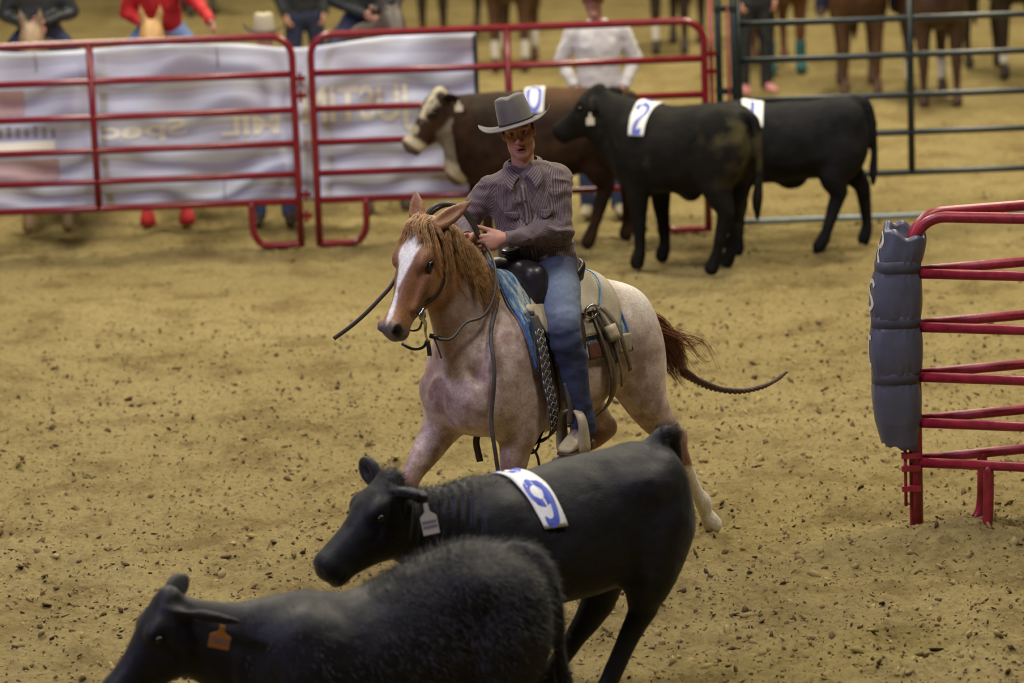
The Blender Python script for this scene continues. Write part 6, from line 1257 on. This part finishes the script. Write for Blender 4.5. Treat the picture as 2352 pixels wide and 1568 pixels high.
# one standing horse, copied for every mount
def standing_horse():
    s = Solid((-1.2, -0.36, -0.02), (0.98, 0.36, 2.0), 0.02)
    s.loft([(0.36, 1.20, 0.95, 0.12), (0.28, 1.33, 0.85, 0.21), (0.15, 1.44, 0.79, 0.24), (0.0, 1.52, 0.76, 0.255), (-0.2, 1.47, 0.74, 0.29), (-0.45, 1.46, 0.78, 0.30), (-0.62, 1.49, 0.86, 0.28), (-0.82, 1.45, 0.95, 0.24), (-0.97, 1.33, 1.02, 0.18), (-1.06, 1.2, 1.08, 0.08)], egg=0.1)
    s.chain([(0.12, 0, 1.22, 0.27), (0.28, 0, 1.42, 0.21), (0.42, 0, 1.58, 0.16), (0.52, 0, 1.66, 0.12)], k=0.08, sc=(1, 0.6, 1), n=4)
    for sg in (-1, 1):
        s.ell((0.12, 0.16*sg, 1.10), (0.18, 0.10, 0.28), k=0.09); s.ell((-0.80, 0.14*sg, 1.12), (0.22, 0.15, 0.30), k=0.09)
        s.chain([(0.08, 0.17*sg, 0.95, 0.12), (0.10, 0.165*sg, 0.68, 0.075), (0.11, 0.165*sg, 0.46, 0.058), (0.11, 0.165*sg, 0.2, 0.036), (0.12, 0.165*sg, 0.14, 0.045), (0.145, 0.165*sg, 0.04, 0.055)], k=0.05, n=3)
        s.chain([(-0.78, 0.16*sg, 0.98, 0.15), (-0.80, 0.17*sg, 0.78, 0.11), (-0.92, 0.165*sg, 0.58, 0.064), (-0.93, 0.165*sg, 0.50, 0.055), (-0.90, 0.165*sg, 0.22, 0.038), (-0.88, 0.165*sg, 0.14, 0.046), (-0.85, 0.165*sg, 0.04, 0.055)], k=0.05, n=3)
    R, T = rotm(0, math.radians(50)), np.array([0.545, 0, 1.72]); s.frame(R, T)
    s.loft([(-0.05, 0.02, -0.06, 0.05), (0.0, 0.07, -0.12, 0.09), (0.1, 0.095, -0.19, 0.105), (0.2, 0.09, -0.2, 0.095), (0.3, 0.07, -0.18, 0.075), (0.42, 0.05, -0.12, 0.057), (0.52, 0.05, -0.1, 0.06), (0.57, 0.02, -0.07, 0.04)], k=0.05, p=2.4); s.frame()
    for sg in (-1, 1): s.chain([(0.535, 0.055*sg, 1.76, 0.035), (0.545, 0.075*sg, 1.84, 0.032), (0.555, 0.085*sg, 1.915, 0.010)], k=0.02)
    s.chain([(-1.0, 0, 1.27, 0.05), (-1.12, 0, 1.15, 0.06), (-1.14, 0, 0.9, 0.07), (-1.1, 0, 0.6, 0.05), (-1.09, 0, 0.45, 0.02)], k=0.03, n=3)
    return s.mesh(2)
SHV, SHF = standing_horse()
far_body = mesh_obj('body', SHV, SHF, mat('bay_coat', (0.075, 0.032, 0.015), 0.5, var=0.25, scale=6))
far_saddle = MB(); s = Solid((-0.6, -0.36, 1.0), (0.1, 0.36, 1.8), 0.02)
s.loft([(-0.52, 1.62, 1.40, 0.2), (-0.45, 1.60, 1.2, 0.305), (-0.3, 1.545, 1.15, 0.315), (-0.15, 1.56, 1.15, 0.295), (-0.04, 1.62, 1.2, 0.28), (0.0, 1.58, 1.4, 0.15)]); s.chain([(-0.04, 0, 1.6, 0.03), (-0.02, 0, 1.69, 0.03)], k=0.02); s.chain([(-0.02, 0, 1.70, 0.045), (-0.01, 0, 1.70, 0.045)], k=0.01)
FSV, FSF = s.mesh(1); far_sad = mesh_obj('saddle', FSV, FSF, M_LEATHER)
LEGS = {'lf': ((0.11, 0.165), (0.11, 0.165), 0), 'rf': ((0.11, -0.165), (0.11, -0.165), 0), 'lh': ((-0.92, 0.165), (-0.89, 0.165), 1), 'rh': ((-0.92, -0.165), (-0.89, -0.165), 1)}
def sock_mesh(leg, ztop, r):
    k = LEGS[leg]; P = [(*k[1], 0.16), (*k[1], 0.25), ((k[0][0]+k[1][0])/2, k[0][1], 0.36), (*k[0], 0.48)]; P = [p for p in P if p[2] <= ztop+0.02]
    return tube_geo(spline(np.array(P if len(P) > 1 else [(*k[1], 0.13), (*k[1], 0.22)]), 4), r, 10)
used = [False]
def far_horse(label, x, y, rz, coat, socks=(), wraps=(), saddle=True, hoof=None, group='horses waiting beyond the fence'):
    """x, y: the point between the forefeet"""
    c, n = math.cos(rz), math.sin(rz); o = thing('horse', label, 'horse', (x-c*0.12, y-n*0.12, 0), rz, group)
    b = far_body if not used[0] else far_body.copy()
    if used[0]: COL.objects.link(b)
    used[0] = True; b.parent = o; b.material_slots[0].link = 'OBJECT'; b.material_slots[0].material = coat
    for lg, zt in socks: mesh_obj('sock', *sock_mesh(lg, zt, 0.047), bpy.data.materials.get('white_sock') or mat('white_sock', (0.62, 0.59, 0.55), 0.7, var=0.1), o)
    for lg, m_ in wraps:
        mesh_obj('leg_wrap', *sock_mesh(lg, 0.40, 0.058), m_, o)
        k = LEGS[lg]; mesh_obj('hoof_boot', *tube_geo([(k[1][0]+0.01, k[1][1], 0.14), (k[1][0]+0.03, k[1][1], 0.06), (k[1][0]+0.035, k[1][1], 0.02)], [0.05, 0.066, 0.07], 10), m_, o)
    if saddle:
        sd_ = far_sad if far_sad.parent is None else far_sad.copy()
        if sd_ is not far_sad: COL.objects.link(sd_)
        sd_.parent = o
    return o
def mounted(label, hx, hy, rz, J, shirt, trousers, hatm=None, **kw):
    c, n = math.cos(rz), math.sin(rz); dx = -0.12-0.27; return make_person(label, (hx+c*dx, hy+n*dx, 1.535), rz, J, shirt, trousers, hatm, **kw)
M_BAY = bpy.data.materials['bay_coat']; M_SORREL = mat('sorrel_coat', (0.13, 0.05, 0.02), 0.5, var=0.2, scale=6); M_DKBAY = mat('dark_bay_coat', (0.022, 0.012, 0.008), 0.5, var=0.25, scale=6)
M_PALO = mat('palomino_coat', (0.42, 0.24, 0.085), 0.55, var=0.15, scale=6); M_GREY = mat('grey_brown_coat', (0.075, 0.058, 0.05), 0.55, var=0.25, scale=6); M_BUCK = mat('buckskin_coat', (0.24, 0.16, 0.09), 0.55, var=0.2, scale=6)
M_REDWRAP = mat('red_wrap', (0.40, 0.012, 0.015), 0.75, var=0.1); M_TEAL = mat('teal_wrap', (0.02, 0.12, 0.14), 0.7, var=0.2)
DN = -PI/2
far_horse('buckskin horse with white socks behind the banner at the left edge', -3.86, 28.92, DN+0.05, M_BUCK, socks=(('lf', 0.36), ('rf', 0.36)))
mounted('rider in dark jacket with clasped hands at the left edge', -3.86, 28.92, DN+0.05, dict(SEATED, wrl=(0.21, 0.05, 0.20), wrr=(0.22, -0.04, 0.16)), M_BLACKLEATHER, M_NAVYJ, (M_BROWNFELT, M_BROWNFELT))
far_horse('palomino horse with red leg wraps behind the banner', -2.85, 28.88, DN, M_PALO, wraps=(('lf', M_REDWRAP), ('rf', M_REDWRAP)))
mounted('rider in bright red shirt leaning one arm out over the fence', -2.85, 28.88, DN, dict(SEATED, neck=(0.12, 0, 0.55), head=(0.18, 0.02, 0.70), shl=(0.13, 0.17, 0.46), shr=(0.10, -0.19, 0.47), ell=(0.36, 0.36, 0.32), wrl=(0.60, 0.47, 0.19), elr=(0.06, -0.28, 0.24), wrr=(0.22, -0.14, 0.17)), M_REDSHIRT, M_PALEJ, (M_CREAMFELT, M_CREAMFELT))
make_person('man in cream and brown hat standing behind the banner, only head and boots showing', (-1.95, 28.82, 0), DN, dict(STAND, head=(0.06, 0, 1.585), neck=(0.02, 0, 1.43), pelvis=(0, 0, 0.96)), M_WSHIRT, M_BLUEJ, (M_BROWNFELT, M_CREAMFELT), boots=M_LEATHER)
make_person('far person in navy jeans and dark coat seen above the gap between panels', (-2.04, 36.2, 0), DN+0.2, dict(STAND, knl=(0.03, 0.14, 0.52), anl=(0, 0.16, 0.11)), M_BLACKCLOTH, M_NAVYJ, (M_BROWNFELT, M_BROWNFELT), boots=M_LEATHER)
far_horse('dark grey brown horse with its head over the banner', -1.02, 29.22, DN+0.30, M_GREY)
mounted('rider in black jacket with clasped hands on the grey brown horse', -1.02, 29.22, DN+0.30, dict(SEATED, wrl=(0.21, 0.04, 0.16), wrr=(0.22, -0.05, 0.12)), M_BLACKCLOTH, M_NAVYJ, (M_TANFELT, M_TANFELT))
make_person('man in white shirt standing with hands at his belt behind the red fence', (0.80, 28.62, 0), DN, dict(STAND, head=(0.05, -0.03, 1.80), neck=(0.0, 0, 1.62), pelvis=(0, 0, 1.05), shl=(0, 0.20, 1.53), shr=(0, -0.20, 1.53), ell=(-0.02, 0.31, 1.30), elr=(-0.02, -0.31, 1.30), wrl=(0.12, 0.20, 1.08), wrr=(0.12, -0.20, 1.10), hipl=(0, 0.1, 0.98), hipr=(0, -0.1, 0.98)), M_WSHIRT, M_BLUEJ, (M_TANFELT, M_TANFELT), boots=M_TANLEATHER, h=0.013)
far_horse('bay horse with four white stockings far behind the rider', 0.10, 38.4, DN-0.12, M_BAY, socks=(('lf', 0.48), ('rf', 0.48), ('lh', 0.36), ('rh', 0.36)))
mounted('far rider in jeans on the white stockinged bay', 0.10, 38.4, DN-0.12, SEATED, M_WSHIRT, M_PALEJ, (M_BROWNFELT, M_BROWNFELT))
far_horse('dark bay horse standing left of the white stockinged bay', -0.80, 41.3, DN-0.7, M_DKBAY)
far_horse('dark bay horse beyond the right end of the red fence', 1.93, 39.5, DN-0.25, M_DKBAY, socks=(('rf', 0.34),))
make_person('person in black jacket and black chaps behind the gate posts', (2.62, 35.9, 0), DN+0.3, STAND, M_BLACKCLOTH, M_BLACKCLOTH, (M_BROWNFELT, M_BROWNFELT), boots=mat('pink_boot', (0.42, 0.16, 0.16), 0.6), h=0.018)
far_horse('sorrel horse with teal leg wraps behind the green gate', 3.06, 37.3, DN+0.1, M_SORREL, wraps=(('lf', M_TEAL), ('rf', M_TEAL)))
far_horse('bay horse with dark legs behind the middle of the green gate', 3.66, 35.3, DN-0.05, M_BAY)
mounted('far rider in navy jeans on the bay behind the green gate', 3.66, 35.3, DN-0.05, SEATED, M_BLACKCLOTH, M_NAVYJ, (M_CREAMFELT, M_CREAMFELT))
far_horse('dark brown horse with white hind socks beside the gate upright', 4.34, 34.3, DN+0.02, mat('liver_coat', (0.05, 0.022, 0.013), 0.5, var=0.25), socks=(('lh', 0.34), ('rh', 0.34)))
far_horse('nearly black horse with white socks at the right edge', 5.42, 36.3, DN+0.25, M_DKBAY, socks=(('lf', 0.26), ('rf', 0.26)))
far_horse('black horse standing far off above the red shirted rider', -3.9, 45.6, DN+0.5, M_DKBAY, saddle=False)
